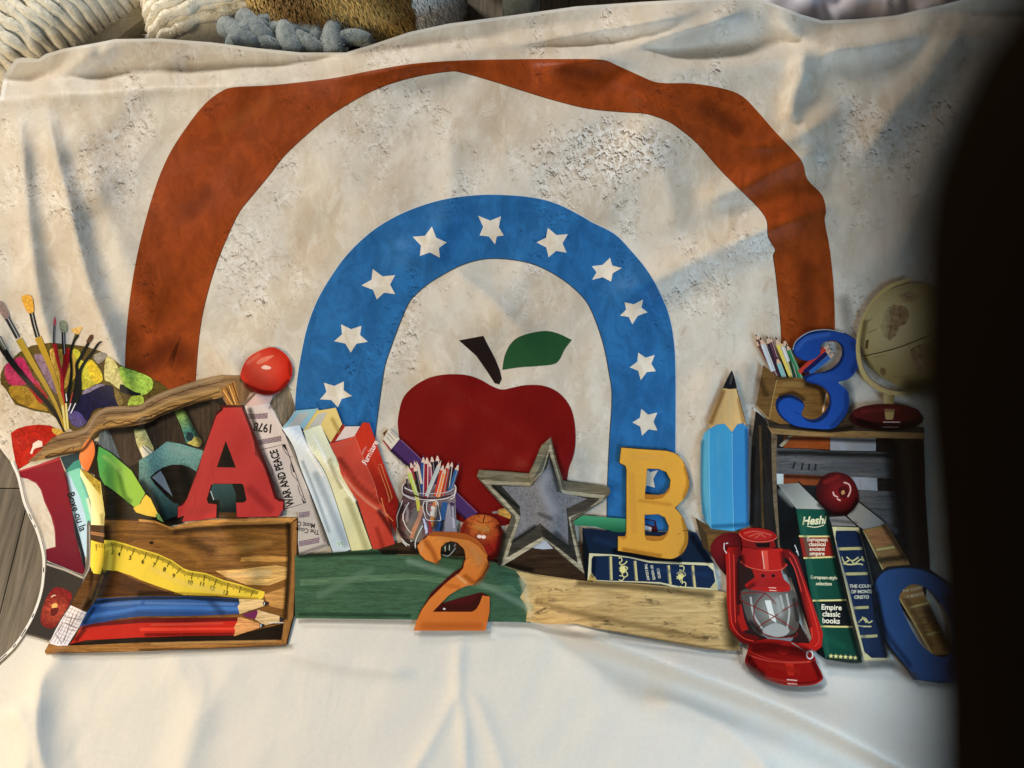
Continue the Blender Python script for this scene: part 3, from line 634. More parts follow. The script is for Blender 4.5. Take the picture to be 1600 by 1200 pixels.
# ---- post, brown block, cream pencil and plaid ferrule
motif('printed_pencil#cream', 'printed bent cream and yellow pencil with brown band and plaid ferrule')
poly("B 850,680 930,718 1060,820 1082,1000 1100,1190 E 790,0 786,100 692,95 B 968,1200 960,1020 900,850 850,752", ('g', pt("B 930,1000"), '#efe9b4', pt("B 1090,960"), '#b9a548')); poly("B 850,680 930,718 1050,815 1062,960 1000,880 900,760", '#a58f34', 'daub')
piece('band'); poly("E 690,95 786,100 786,236 690,212", '#46311f'); strokes(["E 692,150 786,165", "E 692,162 786,180"], 2, '#a5754c')
piece('post'); poly("E 672,58 692,95 692,420 645,510 592,590 540,695 515,680 600,540 652,430 660,330 662,90", '#5f5b56'); stroke("E 680,100 682,400 620,520 560,620", 1.4, '#9a958c')
piece('block'); poly("E 690,440 752,468 742,560 702,640 650,745 540,700 600,580", '#54391f', 'wood')
piece('plaid_ferrule'); poly("E 540,700 652,745 600,862 512,1002 440,1008 378,982 430,870 470,800", '#d9d2d6')
strokes(["E 500,830 600,870", "E 470,760 510,790 620,800", "E 420,910 470,990", "E 560,760 480,980", "E 590,760 540,860", "E 480,830 440,900", "E 520,880 580,885"], 1.2, '#6a5a62'); strokes(['E %d,%d %d,%d' % (545 + 22 * k - 8, 705 + 9 * k, 385 + 24 * k, 984 + 6 * k) for k in range(5)], 0.7, '#8d7f88'); strokes(['E %d,%d %d,%d' % (530 - 15 * k, 720 + 26 * k, 642 - 15 * k, 765 + 26 * k) for k in range(9)], 0.7, '#94868e'); strokes(["E 380,985 440,1005 512,1002"], 1.6, '#e8e4e8')
piece('shading'); soft("E 770,20 775,90", 4, '#a08c3c', .5); soft("E 700,460 690,620 640,720", 6, '#1a0e06', .5); soft("E 720,520 680,640", 4, '#8a6038', .5); soft("B 930,1000 975,1190", 4, '#fffbe0', .6)
# ---- red apple on dark shelf at left
motif('printed_shelf#left', 'printed dark shelf corner with a blurred red apple by the left hem')
poly("E 356,372 635,482 630,525 540,700 465,810 375,968 190,915 290,700 340,560", '#332e2b'); stroke("E 356,392 500,438 632,495", 3.2, '#a39b92', sm=False); stroke("E 190,912 280,935 376,966", 2.6, '#5a5048', sm=False)
piece('apple'); poly("E 400,580 460,568 550,615 530,700 470,790 410,872 332,855 313,790 340,680", ('r', pt("E 420,740"), 34, '#a84632', '#701a1c'), 'daub', True); poly("E 395,700 430,685 440,710 410,735", '#e0a860', 'flat', True); poly("E 390,730 450,720 430,770 395,780", '#5a1c18', 'flat', True); stroke("E 392,640 410,628 425,626", 1.4, '#e6c8b0')
# ---- ruler
motif('printed_ruler', 'printed yellow ruler with black tick marks bent across the tray')
poly("E 785,210 850,213 950,238 F 0,310 150,355 270,410 370,480 430,500 560,520 640,550 720,580 880,620 1062,680 1050,730 1025,746 850,732 650,712 370,706 150,632 0,577 E 1000,480 880,440 770,432", '#dfc03c')
poly("E 695,210 786,238 780,380 752,465 712,462 690,410", ('g', pt("E 690,300"), '#e9cd4a', pt("E 785,300"), '#cba92c'), 'flat')
edge = [np.array(p) for p in catmull(pts("E 715,236 786,240 850,226 950,250 F 0,322 150,367 270,422 370,492 430,512 560,532 640,562 720,592 880,632 1015,675"), False, 24)]
el = np.r_[0, np.cumsum([np.linalg.norm(edge[i + 1] - edge[i]) for i in range(len(edge) - 1)])]
def along(s):
    i = min(max(int(np.searchsorted(el, s)) - 1, 0), len(edge) - 2); t = (s - el[i]) / (el[i + 1] - el[i]); d = edge[i + 1] - edge[i]; d /= np.linalg.norm(d)
    return edge[i] + (edge[i + 1] - edge[i]) * t, np.array([-d[1], d[0]])
s3 = el[int(np.argmin([np.linalg.norm(e - np.array(pt("E 832,232"))) for e in edge]))]; s13 = el[int(np.argmin([np.linalg.norm(e - np.array(pt("F 752,600"))) for e in edge]))]
un = (s13 - s3) / 10; short, long_ = [], []
for k in range(-11, 131):
    s = s3 + un * k / 10
    if s < 1 or s > el[-1] - 1: continue
    p, n = along(s); (long_ if k % 10 == 0 else short).append([tuple(p), tuple(p + n * (11 if k % 10 == 0 else 8.5 if k % 5 == 0 else 6.0))])
piece('tick_marks'); strokes(short, 0.62, '#4a4118'); strokes(long_, 1.0, '#221d0c')
piece('numerals')
for k in range(3, 14):
    p, n = along(s3 + un * (k - 3)); text(str(k), tuple(p + n * 16 + np.array([-1.5, 0])), 10, '#1c180c', -14 - (k == 11) * 0, 0.9, 0, 0.015)
piece('shading'); soft("E 860,240 850,430", 5, '#8f7618', .35); soft("E 800,300 780,440", 5, '#a88a1c', .5); soft("F 100,480 350,600 700,680", 8, '#f3dc70', .4); soft("F 300,690 640,705 1000,738", 3, '#8a6c14', .5)
# ---- pencils in tray
motif('printed_pencil#blue_tray', 'printed large blue pencil lying in the tray under the ruler')
poly("E 720,650 900,640 F 0,720 400,715 840,738 852,780 832,805 847,840 840,870 500,882 0,888 E 900,800 640,860 600,862 652,745", '#2f5591')
poly("E 710,660 900,642 F 0,722 400,717 838,740 850,772 400,742 0,748 E 900,668 700,690", '#14233c'); poly("E 660,760 900,735 F 0,800 400,795 835,812 845,840 400,828 0,828 E 900,760 640,800", '#3d6cb0')
poly("E 625,820 900,775 F 0,845 400,850 842,850 840,870 500,882 0,888 E 900,800 640,858 605,860", '#24447a')
piece('sharpened_wood'); poly("F 842,738 1052,748 1062,800 850,870 832,805 850,780", '#d3b88a', 'wood'); piece('lead'); poly("F 1046,766 1098,764 1090,790 1050,797", '#23222a'); strokes(["F 1062,770 1058,790"], 1.2, '#d8d8dc')
motif('printed_pencil#purple_tray', 'printed purple pencil tip poking between the blue and red pencils in the tray')
poly("F 870,875 1000,833 1003,870 980,915 900,892", '#63204c'); piece('sharpened_wood'); poly("F 1000,832 1190,886 1192,932 1060,968 980,915 1002,870", '#d6bb90', 'wood'); piece('lead'); poly("F 1186,895 1222,905 1215,930 1188,930", '#26252b'); strokes(["F 1100,945 1220,942"], 1.0, '#d8d8dc')
motif('printed_pencil#red_tray', 'printed large red pencil lying along the tray floor')
poly("E 620,850 720,832 F 0,905 830,900 832,932 802,985 812,1010 792,1052 400,1056 0,1068 E 650,962 528,994 560,960", '#b02116')
poly("E 630,848 720,832 F 0,905 830,900 830,930 400,940 0,945 E 700,860 610,880", '#5c0f0e'); poly("F 0,985 400,985 800,985 810,1005 400,1010 0,1015", '#cf3a28')
piece('sharpened_wood'); poly("F 832,900 862,894 1022,950 1020,986 800,1060 812,1010 802,985 832,932", '#cf9763', 'wood'); piece('lead'); poly("F 1018,952 1064,955 1058,978 1020,986", '#23222a'); strokes(["F 1032,954 1028,982"], 1.2, '#d8d8dc')

piece('shading'); soft("F 100,960 700,950", 3, '#e2604a', .4); soft("F 50,1045 780,1040", 4, '#5a0c0a', .6); soft("E 640,880 580,960", 6, '#3a0808', .6); motif('printed_pencil#blue_tray'); piece('shading'); soft("F 50,775 800,785", 3.5, '#6d97d6', .5); soft("E 760,700 900,690 F 0,770", 4, '#7aa2de', .4); soft("E 700,720 640,820", 6, '#0c1a34', .6); soft("F 600,760 700,860", 9, '#1a3058', .4)
# ---- WAR AND PEACE book
motif('printed_book#tall', 'printed pale pink tall book reading WAR AND PEACE beside the red letter')
poly("H 160,205 280,82 328,232 250,352 210,312", ('g', pt("H 180,200"), '#9a8c78', pt("H 300,260"), '#7d6f5e'), 'wood_upright'); poly("H -10,205 80,133 60,200 20,215", '#6b564a'); poly("H 20,213 90,138 190,142 165,207", '#c9aaa6')
poly("H 15,215 162,203 252,352 330,560 402,720 532,1092 355,1158 345,1060 348,880 265,870 220,750 110,480", ('g', pt("H 120,500"), '#c9bcbc', pt("H 420,800"), '#b3aaa4'))
for a, b in (("32,268", "160,262"), ("98,432", "245,402"), ("352,885", "418,876"), ("352,1065", "480,1040")):
    piece('spine_band#' + a); p0, p1 = np.array(pt('H ' + a)), np.array(pt('H ' + b)); n = np.array([0, 1.0])
    poly([tuple(p0), tuple(p1), tuple(p1 + n * 7), tuple(p0 + n * 7)], '#92808a', 'felt'); strokes([[tuple(p0), tuple(p1)], [tuple(p0 + n * 7), tuple(p1 + n * 7)]], 0.8, '#4c3a48')
    q = [p0 + (p1 - p0) * i / 12 + n * (3.5 + (1.6 if i % 2 else -1.6)) for i in range(13)]; strokes([[tuple(x) for x in q]], 0.7, '#4c3a48')
piece('title_frame'); strokes(["H 115,490 268,452 395,822 265,860"], 1.0, '#2e2629'); strokes(["H 130,520 175,590 190,640 150,640", "H 170,660 215,720 225,790", "H 250,470 285,520 330,540", "H 300,580 310,640 350,690", "H 345,710 360,770 392,800"], 0.9, '#5f4c55', sm=True); poly("H 245,455 270,452 285,500", '#221d1f'); poly("H 365,790 392,820 380,825", '#221d1f'); poly("H 300,560 330,625 318,630", '#221d1f')
piece('spine_lettering'); text('WAR AND PEACE', "H 250,665", 17.5, '#141214', 107, 0.66, 0, 0.028); piece('year'); text('1978', "H 132,348", 19, '#141214', 173, 0.82, 0, 0.03); piece('subtitle#1'); text('The Coun', "H 406,996", 10.5, '#1a1718', 172, 0.85, 0, 0.02); piece('subtitle#2'); text('Mont C', "H 398,958", 10.5, '#1a1718', 172, 0.85, 0, 0.02)
piece('shading'); soft("H 50,240 120,480 230,760 262,860", 7, '#2a1c1e', .7); soft("H 360,1140 520,1085", 4, '#6a605a', .5); soft("H 190,260 290,460 400,730", 4, '#ece4e0', .5); soft("H 430,780 515,1060", 5, '#6f665e', .55); soft("H 170,230 270,110", 4, '#5a4c3c', .5)
# ---- white, cream and red books
motif('printed_book#white', 'printed white book with pale blue page edge between the pink and cream books')
poly("H 248,354 330,250 470,234 476,245 375,372 350,348", '#8fb6c2'); poly("H 278,352 345,268 415,258 352,346", '#b3b0aa'); poly("H 375,372 470,236 476,250 385,380", '#c8ac4c')
poly("H 248,356 350,345 392,460 500,590 562,740 682,1112 570,1153 500,960 380,650 320,470", ('g', pt("H 330,400"), '#dbe3ec', pt("H 600,1080"), '#b6c2ca')); stroke("H 250,360 320,470 380,650 500,960 568,1150", 1.4, '#1f2620')
piece('emblem'); poly("H 583,1062 628,1056 634,1086 588,1094", '#bdd0c4'); strokes(["H 592,1068 604,1086 612,1066", "H 616,1064 626,1084"], 0.9, '#3c6c50')
motif('printed_book#cream', 'printed cream book with straw coloured cover leaning on the red book')
poly("H 370,378 470,248 582,230 622,332 545,452 487,340", '#d9bf78'); poly("H 408,362 470,270 530,256 486,338", '#b9b6ac')
poly("H 370,380 487,338 562,520 690,760 808,1107 690,1153 562,740 500,590 412,480", ('g', pt("H 420,400"), '#eae7c8', pt("H 720,1080"), '#c9c596')); stroke("H 372,384 412,480 500,590 562,740 688,1150", 1.0, '#5b5c48')
motif('printed_book#red', 'printed red book with thin white lettering leaning beside the jar')
poly("H 540,458 632,330 640,352 582,440", '#98261a'); poly("H 578,440 640,346 732,344 697,406", '#d8c4bc')
poly("H 697,406 750,320 790,324 965,822 960,1010 915,905 830,745", ('g', pt("H 740,420"), '#c43320', pt("H 930,900"), '#7c120e')); poly("H 538,460 700,404 832,760 912,900 958,1102 825,1147 720,800 690,760 620,640", ('g', pt("H 600,500"), '#c84a38', pt("H 860,1080"), '#b23a2c')); stroke("H 700,404 832,756 912,900", 0.8, '#e0705c')
piece('cover_lettering'); text('Furniture', "H 795,512", 12.5, '#ecdcd4', 62, 0.9, 0.15, 0.02); text('series', "H 756,497", 6, '#d8a89c', 62, 1, 0, 0); piece('cover_ornament'); strokes(["H 845,590 862,580 925,800 912,820 845,600", "H 865,790 900,880 945,930"], 1.0, '#d98a54')
piece('shading'); soft("H 600,560 720,700 850,810", 7, '#7a2014', .45); soft("H 640,660 760,790 900,890", 4, '#ee9a84', .6); soft("H 560,480 690,440", 6, '#dc6a54', .4); soft("H 860,870 945,1010", 7, '#4a0a08', .7); soft("H 840,980 880,1110", 6, '#8a2418', .4); soft("H 770,450 850,640", 5, '#e04a30', .4)
motif('printed_book#white'); piece('shading'); soft("H 350,400 420,500 500,640", 5, '#ffffff', .8); soft("H 460,640 560,880 640,1080", 9, '#92a0ac', .45); soft("H 380,560 440,720 540,1000", 4, '#8696a4', .5)
motif('printed_book#cream'); piece('shading'); soft("H 440,420 520,560 620,690 700,800", 5, '#fffff0', .9); soft("H 540,560 620,720", 5, '#a8a070', .5); soft("H 660,800 720,960 770,1100", 8, '#a9a476', .5); soft("H 560,300 600,380", 5, '#a88c44', .5)
# ---- green / bare wood base board
motif('printed_board#green', 'printed green painted plank under the books and number')
poly("X 462,868 560,860 650,852 720,862 800,878 828,892 836,930 830,972 640,968 462,966", '#3a5a46', 'board'); poly("X 470,905 640,895 800,915 810,925 640,905 470,915", '#4f7058', 'board')
motif('printed_board#bare', 'printed bare weathered wooden plank under the navy book')
poly("X 806,893 860,896 900,905 1120,922 1145,930 1155,1019 1100,1017 1000,997 930,984 900,976 822,970 826,950 812,932 822,915", '#c2a674', 'weathered')
motif('printed_ledge', 'printed dark brown ledge behind the jar and wooden star')
poly("X 590,858 640,842 720,836 800,850 890,846 925,850 926,910 895,906 830,896 760,876 690,862 600,866", '#33251a', 'wood'); stroke("X 620,866 700,866 760,878 830,897 895,907", 1.2, '#8a7350'); poly("J 460,930 545,850 620,935 540,940", '#a9adb8')

piece('shading'); soft("X 600,862 700,866 830,890", 6, '#0c0806', .6); motif('printed_board#green'); piece('shading'); soft("X 470,868 620,862", 6, '#10160f', .6); soft("X 640,876 740,905 830,950", 9, '#93b09a', .35); soft("X 470,960 640,962", 5, '#1c3024', .5); soft("X 500,930 580,890", 10, '#7f9c84', .25);
motif('printed_board#bare'); piece('shading'); soft("X 905,912 1000,918 1110,930", 9, '#241a0c', .5); soft("X 1140,945 1145,1005", 22, '#1a1208', .7); soft("X 840,940 920,965 1100,1000", 8, '#7a6238', .4); soft("X 815,905 830,960", 8, '#f0e2b8', .35); soft("X 950,990 1130,1020", 4, '#4a3818', .5)
# ---- purple pencil, jar, small pencils
motif('printed_pencil#violet', 'printed violet pencil with silver ferrule slanting behind the glass jar')
poly("K 65,297 165,172 975,943 850,1012", '#432a58'); poly("K 65,297 90,270 870,1000 850,1012", '#2b1838'); stroke("K 180,185 970,935", 1.1, '#7a5a84', sm=False)
piece('ferrule'); poly("K -5,172 55,68 168,175 82,280", '#cbc2b4'); strokes(["K 40,110 110,190", "K 75,100 140,165", "K 30,150 85,215"], 1.3, '#8f887c'); poly("K -5,172 5,150 -8,110 50,68 30,110", '#5c3c20'); strokes(["K -5,190 70,285"], 2.2, '#8c2230')
motif('printed_jar', 'printed clip top glass jar full of coloured pencils')
poly("K 205,640 190,700 192,770 160,850 145,950 150,1080 175,1170 L 190,120 250,215 340,255 480,300 640,300 720,260 760,180 K 752,1140 752,1000 745,850 748,760 752,690 735,650", ('g', pt("K 180,900"), '#5f3f3e', pt("K 740,900"), '#7c7078'), 'daub')
poly("K 300,900 350,920 420,1190 L 380,200 300,170 230,60 K 250,1060", '#6f6660'); poly("K 660,860 735,850 745,1140 L 700,180 600,200 K 640,1000", '#8f8892'); poly("K 690,830 735,840 738,1010 700,980", '#3c2a4a'); poly("L 200,120 480,200 740,180 700,262 600,300 480,298 300,235", '#2f2620')
for i, (a, b, w, c) in enumerate([("500,340", "525,620", 6.2, '#2c282c'), ("558,328", "565,560", 6.5, '#20202e'), ("415,345", "402,760", 6.4, '#2b4a80'), ("275,405", "335,600", 6, '#9c2a3a'), ("318,395", "350,560", 5, '#b08a8c'),
        ("345,405", "390,640", 5.4, '#c3b2a2'), ("320,440", "378,730", 6, '#241f1f'), ("452,345", "445,800", 7.4, '#8a1c2a'), ("478,400", "500,640", 5.2, '#9c4c60'), ("240,545", "248,690", 3.6, '#241f1f'), ("248,450", "352,800", 6.6, '#aebf52'),
        ("710,398", "665,720", 5.6, '#3a3034'), ("675,398", "612,760", 7.0, '#b5321f'), ("622,428", "540,770", 6.4, '#bc3b22'), ("642,470", "568,790", 5.2, '#d97c3a'), ("778,425", "688,720", 6.4, '#2a5a8a'), ("597,398", "445,770", 6.2, '#a9b2b2')]):
    piece('pencil#%d' % i); A_, B_ = np.array(pt('K ' + a)), np.array(pt('K ' + b)); d = (B_ - A_) / np.linalg.norm(B_ - A_); n = np.array([-d[1], d[0]]); s = A_ + d * w * 1.75
    emit([[tuple(s + n * w / 2), tuple(s - n * w / 2), tuple(B_ - n * w / 2)], [tuple(s + n * w / 2), tuple(B_ - n * w / 2), tuple(B_ + n * w / 2)]], c)
    emit([[tuple(A_), tuple(s - n * w / 2), tuple(s + n * w / 2)]], '#d5b8a8'); emit([[tuple(A_ - d * .6), tuple(A_ + d * w * .5 - n * w * .16), tuple(A_ + d * w * .5 + n * w * .16)]], c)
    stroke([tuple(s - n * w * .22), tuple(B_ - n * w * .22)], w * .16, '#d8c8c0' if i % 3 else '#8a8484', sm=False)
for i, (s, w, c) in enumerate([("K 340,770 350,850 355,940", 6, '#c9bf50'), ("K 395,880 350,1040 300,1190", 6.5, '#b98064'), ("K 640,830 600,1000 545,1150", 9, '#2a5080'), ("K 540,830 510,960 480,1100", 7, '#c9884a'), ("K 610,1020 580,1150", 5, '#1c2838'), ("K 400,1020 430,1100 450,1150", 3, '#c9c4e0'), ("K 460,1040 480,1150", 3.5, '#a83038'), ("K 520,880 500,990", 8, '#d8ccc4')]):
    piece('pencil_in_glass#%d' % i); stroke(s, w, c)
piece('rim'); stroke("K 205,640 188,700 200,760 330,800 480,808 640,795 735,750 752,690 735,650", 1.5, '#c9bdbc'); stroke("K 210,690 330,735 480,742 640,732 735,690", 1.3, '#b5a8a6'); strokes(["K 215,650 225,690 300,720", "K 190,760 260,800 330,815", "K 180,830 150,950 160,1080", "K 250,850 200,960 260,1090 310,1140", "K 690,800 730,780 748,700"], 1.5, '#d8ccc8', sm=True); strokes(["K 230,640 200,700 215,740 300,770", "K 300,760 420,790 560,790 700,760"], 2.2, '#3a2226', sm=True)
piece('wire_clip'); strokes(["K 420,820 400,900 415,970 440,1035 570,1035 585,1000 570,900 550,820 430,825", "K 450,830 440,930 470,990", "K 540,840 550,930 530,1010"], 1.2, '#e3dcd8', sm=True); strokes(["K 470,860 530,850 545,880", "K 455,900 500,930"], 1.2, '#b84038'); strokes(["K 425,860 432,960"], 1.4, '#3a2c28')
piece('glass_foot'); strokes(["L 195,130 240,180 280,200", "L 205,165 250,210", "L 290,150 310,155", "L 340,235 345,150 400,20"], 1.6, '#cfd0d0', sm=True); piece('glass_foot#2'); ell("L 665,245", 9, 7, '#23221f'); strokes(["L 640,215 650,265", "L 675,215 690,260"], 1.2, '#a9b39a'); stroke("L 600,290 680,305 740,250", 1.2, '#9aa0a0')
piece('shading'); soft("K 170,900 165,1080 L 220,100", 5, '#140a0a', .6); soft("L 300,230 500,290 680,270", 5, '#0e0a08', .7); soft("K 560,900 520,1100", 8, '#1a1210', .5); soft("K 715,880 725,1100", 3, '#e8e4ec', .5); soft("K 220,880 250,1020", 3, '#d8ccc8', .4)
# ---- apple behind the 2, tan pencil tip
motif('printed_apple#small', 'printed small red and yellow apple between the jar and the wooden star')
poly("K 790,1130 830,1040 900,980 980,958 1080,963 1170,1008 1230,1100 1242,1200 L 1240,150 1220,250 1150,350 1080,375 950,360 850,280 800,150", ('r', pt("K 1020,1060"), 40, '#b9652c', '#8a1c14'), 'daub', True)
piece('stem'); stroke("K 1052,955 1040,1000 1032,1042", 1.4, '#2a140c'); stroke("K 960,1020 1030,1045 1110,1030", 1.0, '#6a2814'); piece('highlight'); ell("L 992,122", 4.0, 2.8, '#f0d2c4'); piece('highlight#2'); ell("L 1036,126", 3.6, 3.0, '#f0d2c4')
motif('printed_pencil#tan_tip', 'printed tan pencil point peeking out beside the wooden star')
poly("K 1190,900 1275,888 1335,940 1312,1005 1190,955", '#c1934c', 'wood'); poly("K 1125,932 1190,918 1190,948 1135,948", '#85807c')
motif('printed_apple#small'); piece('shading'); soft("K 1200,1080 L 1225,100 1180,290 1090,360", 8, '#3a0806', .75); soft("K 850,1050 820,1130", 6, '#7a1810', .5); soft("K 960,1080 1080,1120 L 1060,30", 7, '#d89a4c', .4)
# ---- wooden star
motif('printed_star', 'printed weathered wooden star tray with grey felt inside')
poly("J 28,372 45,322 440,338 470,260 530,130 598,70 612,110 692,400 1056,450 1068,500 1000,572 860,660 795,700 780,722 800,830 866,1135 700,1000 545,852 380,950 200,1088 188,1060 240,830 300,680 45,400", '#58554a', 'wood')
piece('rim'); poly("J 60,402 440,412 455,440 530,330 600,105 690,470 715,480 1030,515 1005,560 760,690 750,710 800,900 862,1130 545,845 205,1082 330,720 325,680", '#a09a88', 'wood', False, ["J 132,436 445,444 530,345 590,175 662,470 700,505 985,545 900,615 738,690 745,740 812,1050 540,780 262,1008 365,688 250,560"])
piece('inner_side'); poly("J 132,436 445,444 530,345 590,175 662,470 700,505 985,545 900,615 738,690 745,740 812,1050 540,835 262,1008 365,688 250,560", '#33332f', 'wood')
piece('felt'); poly("J 220,446 445,447 470,430 560,320 588,232 640,400 672,492 885,545 800,590 718,620 728,700 738,905 640,840 525,738 400,820 308,872 368,690 360,602", '#6f6e72', 'felt')
piece('inner_side#bottom'); poly("J 262,1008 305,870 525,735 542,835", '#3a3934', 'wood'); poly("J 525,735 545,838 812,1050 780,950", '#2c2b28', 'wood'); poly("J 720,622 885,545 985,545 860,640 738,690", '#45413c', 'wood')
piece('edge#front'); poly("J 540,838 550,868 205,1086 240,1020", '#a8a290', 'wood'); poly("J 540,838 560,862 860,1132 835,1080", '#96907e', 'wood')
piece('slab#left'); poly("J 30,370 46,324 438,340 442,415 90,402", '#6f6a58', 'wood'); piece('slab#right'); poly("J 692,402 1055,450 1066,498 1030,520 712,478", '#6a6454', 'wood'); piece('slab#top'); poly("J 440,350 530,130 598,72 600,108 560,200 450,420", '#777260', 'wood')
piece('shading'); soft("J 560,370 540,470 620,640", 15, '#aeacb2', .5); soft("J 600,260 660,470", 7, '#1c1c1c', .6); soft("J 640,820 740,930", 9, '#2a2a2c', .6); soft("J 520,660 600,700", 5, '#3c3c40', .5); soft("J 380,690 400,760", 8, '#9d9ca0', .4); soft("J 300,880 480,760", 5, '#141412', .6); soft("J 150,450 350,610", 4, '#15150f', .6); soft("J 240,830 200,1060", 7, '#1d1a14', .7); soft("J 100,345 400,355", 4, '#98927c', .5)
# ---- green thing and navy book
motif('printed_book#green_thin', 'printed green flat cover lying on the navy book')
poly("M 25,622 100,574 300,590 440,602 440,708 350,702 200,662 36,652", ('g', pt("M 200,600"), '#3d8a62', pt("M 200,690"), '#1f5a3c'))
motif('printed_glass', 'printed dark small bottle seen through the yellow letter')
poly("M 578,600 670,615 690,700 690,745 578,740", '#3a1418'); poly("M 578,650 640,670 635,740 600,735", '#c9c2c4'); poly("M 580,610 660,620 662,660 580,640", '#1d4f88')
motif('printed_book#navy_flat', 'printed navy book lying flat under the yellow letter with gold spine ornaments')
poly("M 95,670 350,705 960,700 985,710 1122,948 600,925 150,872", '#101c30'); poly("M 95,670 152,870 140,1090 118,1060 100,900", '#090d12')
poly("M 150,870 330,880 480,900 620,930 1117,950 1152,1158 800,1135 700,1108 138,1088", '#c9c19c'); poly("M 182,892 330,890 470,908 620,945 1075,968 1118,1008 1132,1090 1090,1142 850,1130 700,1098 212,1085 166,1020 168,915", '#14243f')
piece('corner'); poly("M 140,1088 162,1030 215,1088", '#a88d4e'); poly("M 1152,1156 1135,1095 1090,1145", '#b7aa78')
bars('gold_bar', ["M 316,895 320,1082", "M 505,930 520,1088", "M 765,965 780,1115", "M 955,968 972,1140"], 4.6, '#bdb27e'); piece('bar_line'); strokes(["M 497,930 512,1088", "M 757,962 772,1112", "M 947,968 964,1138", "M 308,895 312,1082"], 0.9, '#2c3850')
piece('gold_ornament'); strokes(["M 380,910 400,905 405,930 385,945 400,960 430,950 445,930", "M 385,990 410,970 450,985 420,1010 385,1005", "M 380,1080 410,1085 420,1055 385,1045", "M 400,960 410,1050", "M 430,1000 450,1040 425,1060", "M 850,970 885,975 880,1010 850,1000", "M 830,1030 870,1010 900,1040 860,1060 830,1070", "M 855,1130 895,1135 900,1100 860,1095", "M 865,1000 875,1110", "M 830,1050 860,1085"], 1.5, '#d8cf8c', sm=True); ell("M 412,1000", 4.5, 5.5, '#d6cc84'); ell("M 862,1048", 4.5, 5.5, '#d6cc84')
piece('spine_lettering#1'); text('THE COUNT', "M 600,1020", 5.4, '#e0ddc8', 279, 0.85, 0, 0.02); piece('spine_lettering#2'); text('OF MONTE', "M 645,1022", 5.4, '#e0ddc8', 279, 0.85, 0, 0.02); piece('spine_lettering#3'); text('CRISTO', "M 690,1028", 5.4, '#e0ddc8', 279, 0.85, 0, 0.02)
motif('printed_book#navy_flat'); piece('shading'); soft("M 350,850 600,905 850,930", 7, '#020408', .8); soft("M 950,740 1080,930", 8, '#020408', .6); soft("M 200,760 340,800", 9, '#24385c', .4); soft("M 190,910 180,1050", 5, '#050a14', .5); soft("M 650,1000 1080,1040", 6, '#23406e', .35)
# ---- letter A
motif('printed_letter#A', 'printed red slab letter A standing on the wooden tray')
poly("C 830,505 870,488 1075,488 1092,520 1200,780 1255,940 1345,1200 D 1412,520 1432,582 1502,602 1502,712 1440,785 1005,795 800,805 440,835 380,830 470,760 392,680 500,590 C 800,560 860,540", '#430b0e')
poly("D 690,420 1110,420 1120,800 690,810", '#15110d'); poly("D 760,440 960,440 1000,540 1000,740 830,740 830,610 770,600 740,520", ('g', pt("D 850,440"), '#2f4a4c', pt("D 900,720"), '#121b1b')); stroke("D 738,512 770,605", 1.4, '#aab4ba'); poly("D 830,745 1000,742 1000,800 820,800", '#4a3114', 'wood')
poly("C 800,850 890,840 1010,1140 780,1140", '#181410', 'wood')
piece('face'); poly("C 872,516 1062,508 1150,740 1190,870 1200,955 1196,1000 1240,1040 1275,1095 D 1332,372 1400,590 1450,622 1492,626 1490,705 1442,778 1005,790 1005,636 1082,634 1110,608 1082,460 1060,436 770,436 742,450 696,600 712,642 800,652 800,800 440,832 462,768 392,790 390,682 450,660 490,600 600,330 660,118 C 800,602 812,588 868,540", '#ab3230', 'flat', False, ["C 895,858 1000,1136 802,1132"])
piece('chip'); poly("D 1440,780 1492,700 1495,775", '#4a3440'); poly("D 380,832 462,768 440,832", '#15110e')
piece('shading'); soft("C 1130,760 1190,940 1300,1180", 4, '#c9504a', .35); soft("D 620,320 520,600", 6, '#c4453e', .4); soft("D 1150,500 1350,700", 12, '#8a2222', .35); soft("D 500,720 760,720", 8, '#c24a42', .3)
# ---- apple on the left books
motif('printed_apple#round', 'printed round orange red apple on top of the tall pink book')
poly("T 1256,475 1285,412 1340,370 1420,343 1490,378 1524,440 1520,500 1480,558 1412,593 1350,588 1300,545 1264,512", ('r', pt("T 1370,450"), 46, '#d8503a', '#b5200f'), 'flat', True)
piece('highlight'); poly("T 1362,448 1385,438 1415,450 1400,460 1370,458", '#f3c7b4', 'flat', True); piece('highlight#2'); poly("T 1335,430 1365,400 1430,385 1400,410 1360,430", '#df7a62', 'flat', True); piece('shading'); poly("T 1300,545 1350,588 1412,593 1480,558 1430,575 1360,570", '#8c160c')
piece('shading'); soft("T 1285,540 1350,580 1440,585 1505,520", 6, '#6a1008', .6); soft("T 1290,430 1350,385", 5, '#ec8a70', .4); soft("T 1510,420 1515,490", 4, '#8a180c', .5)
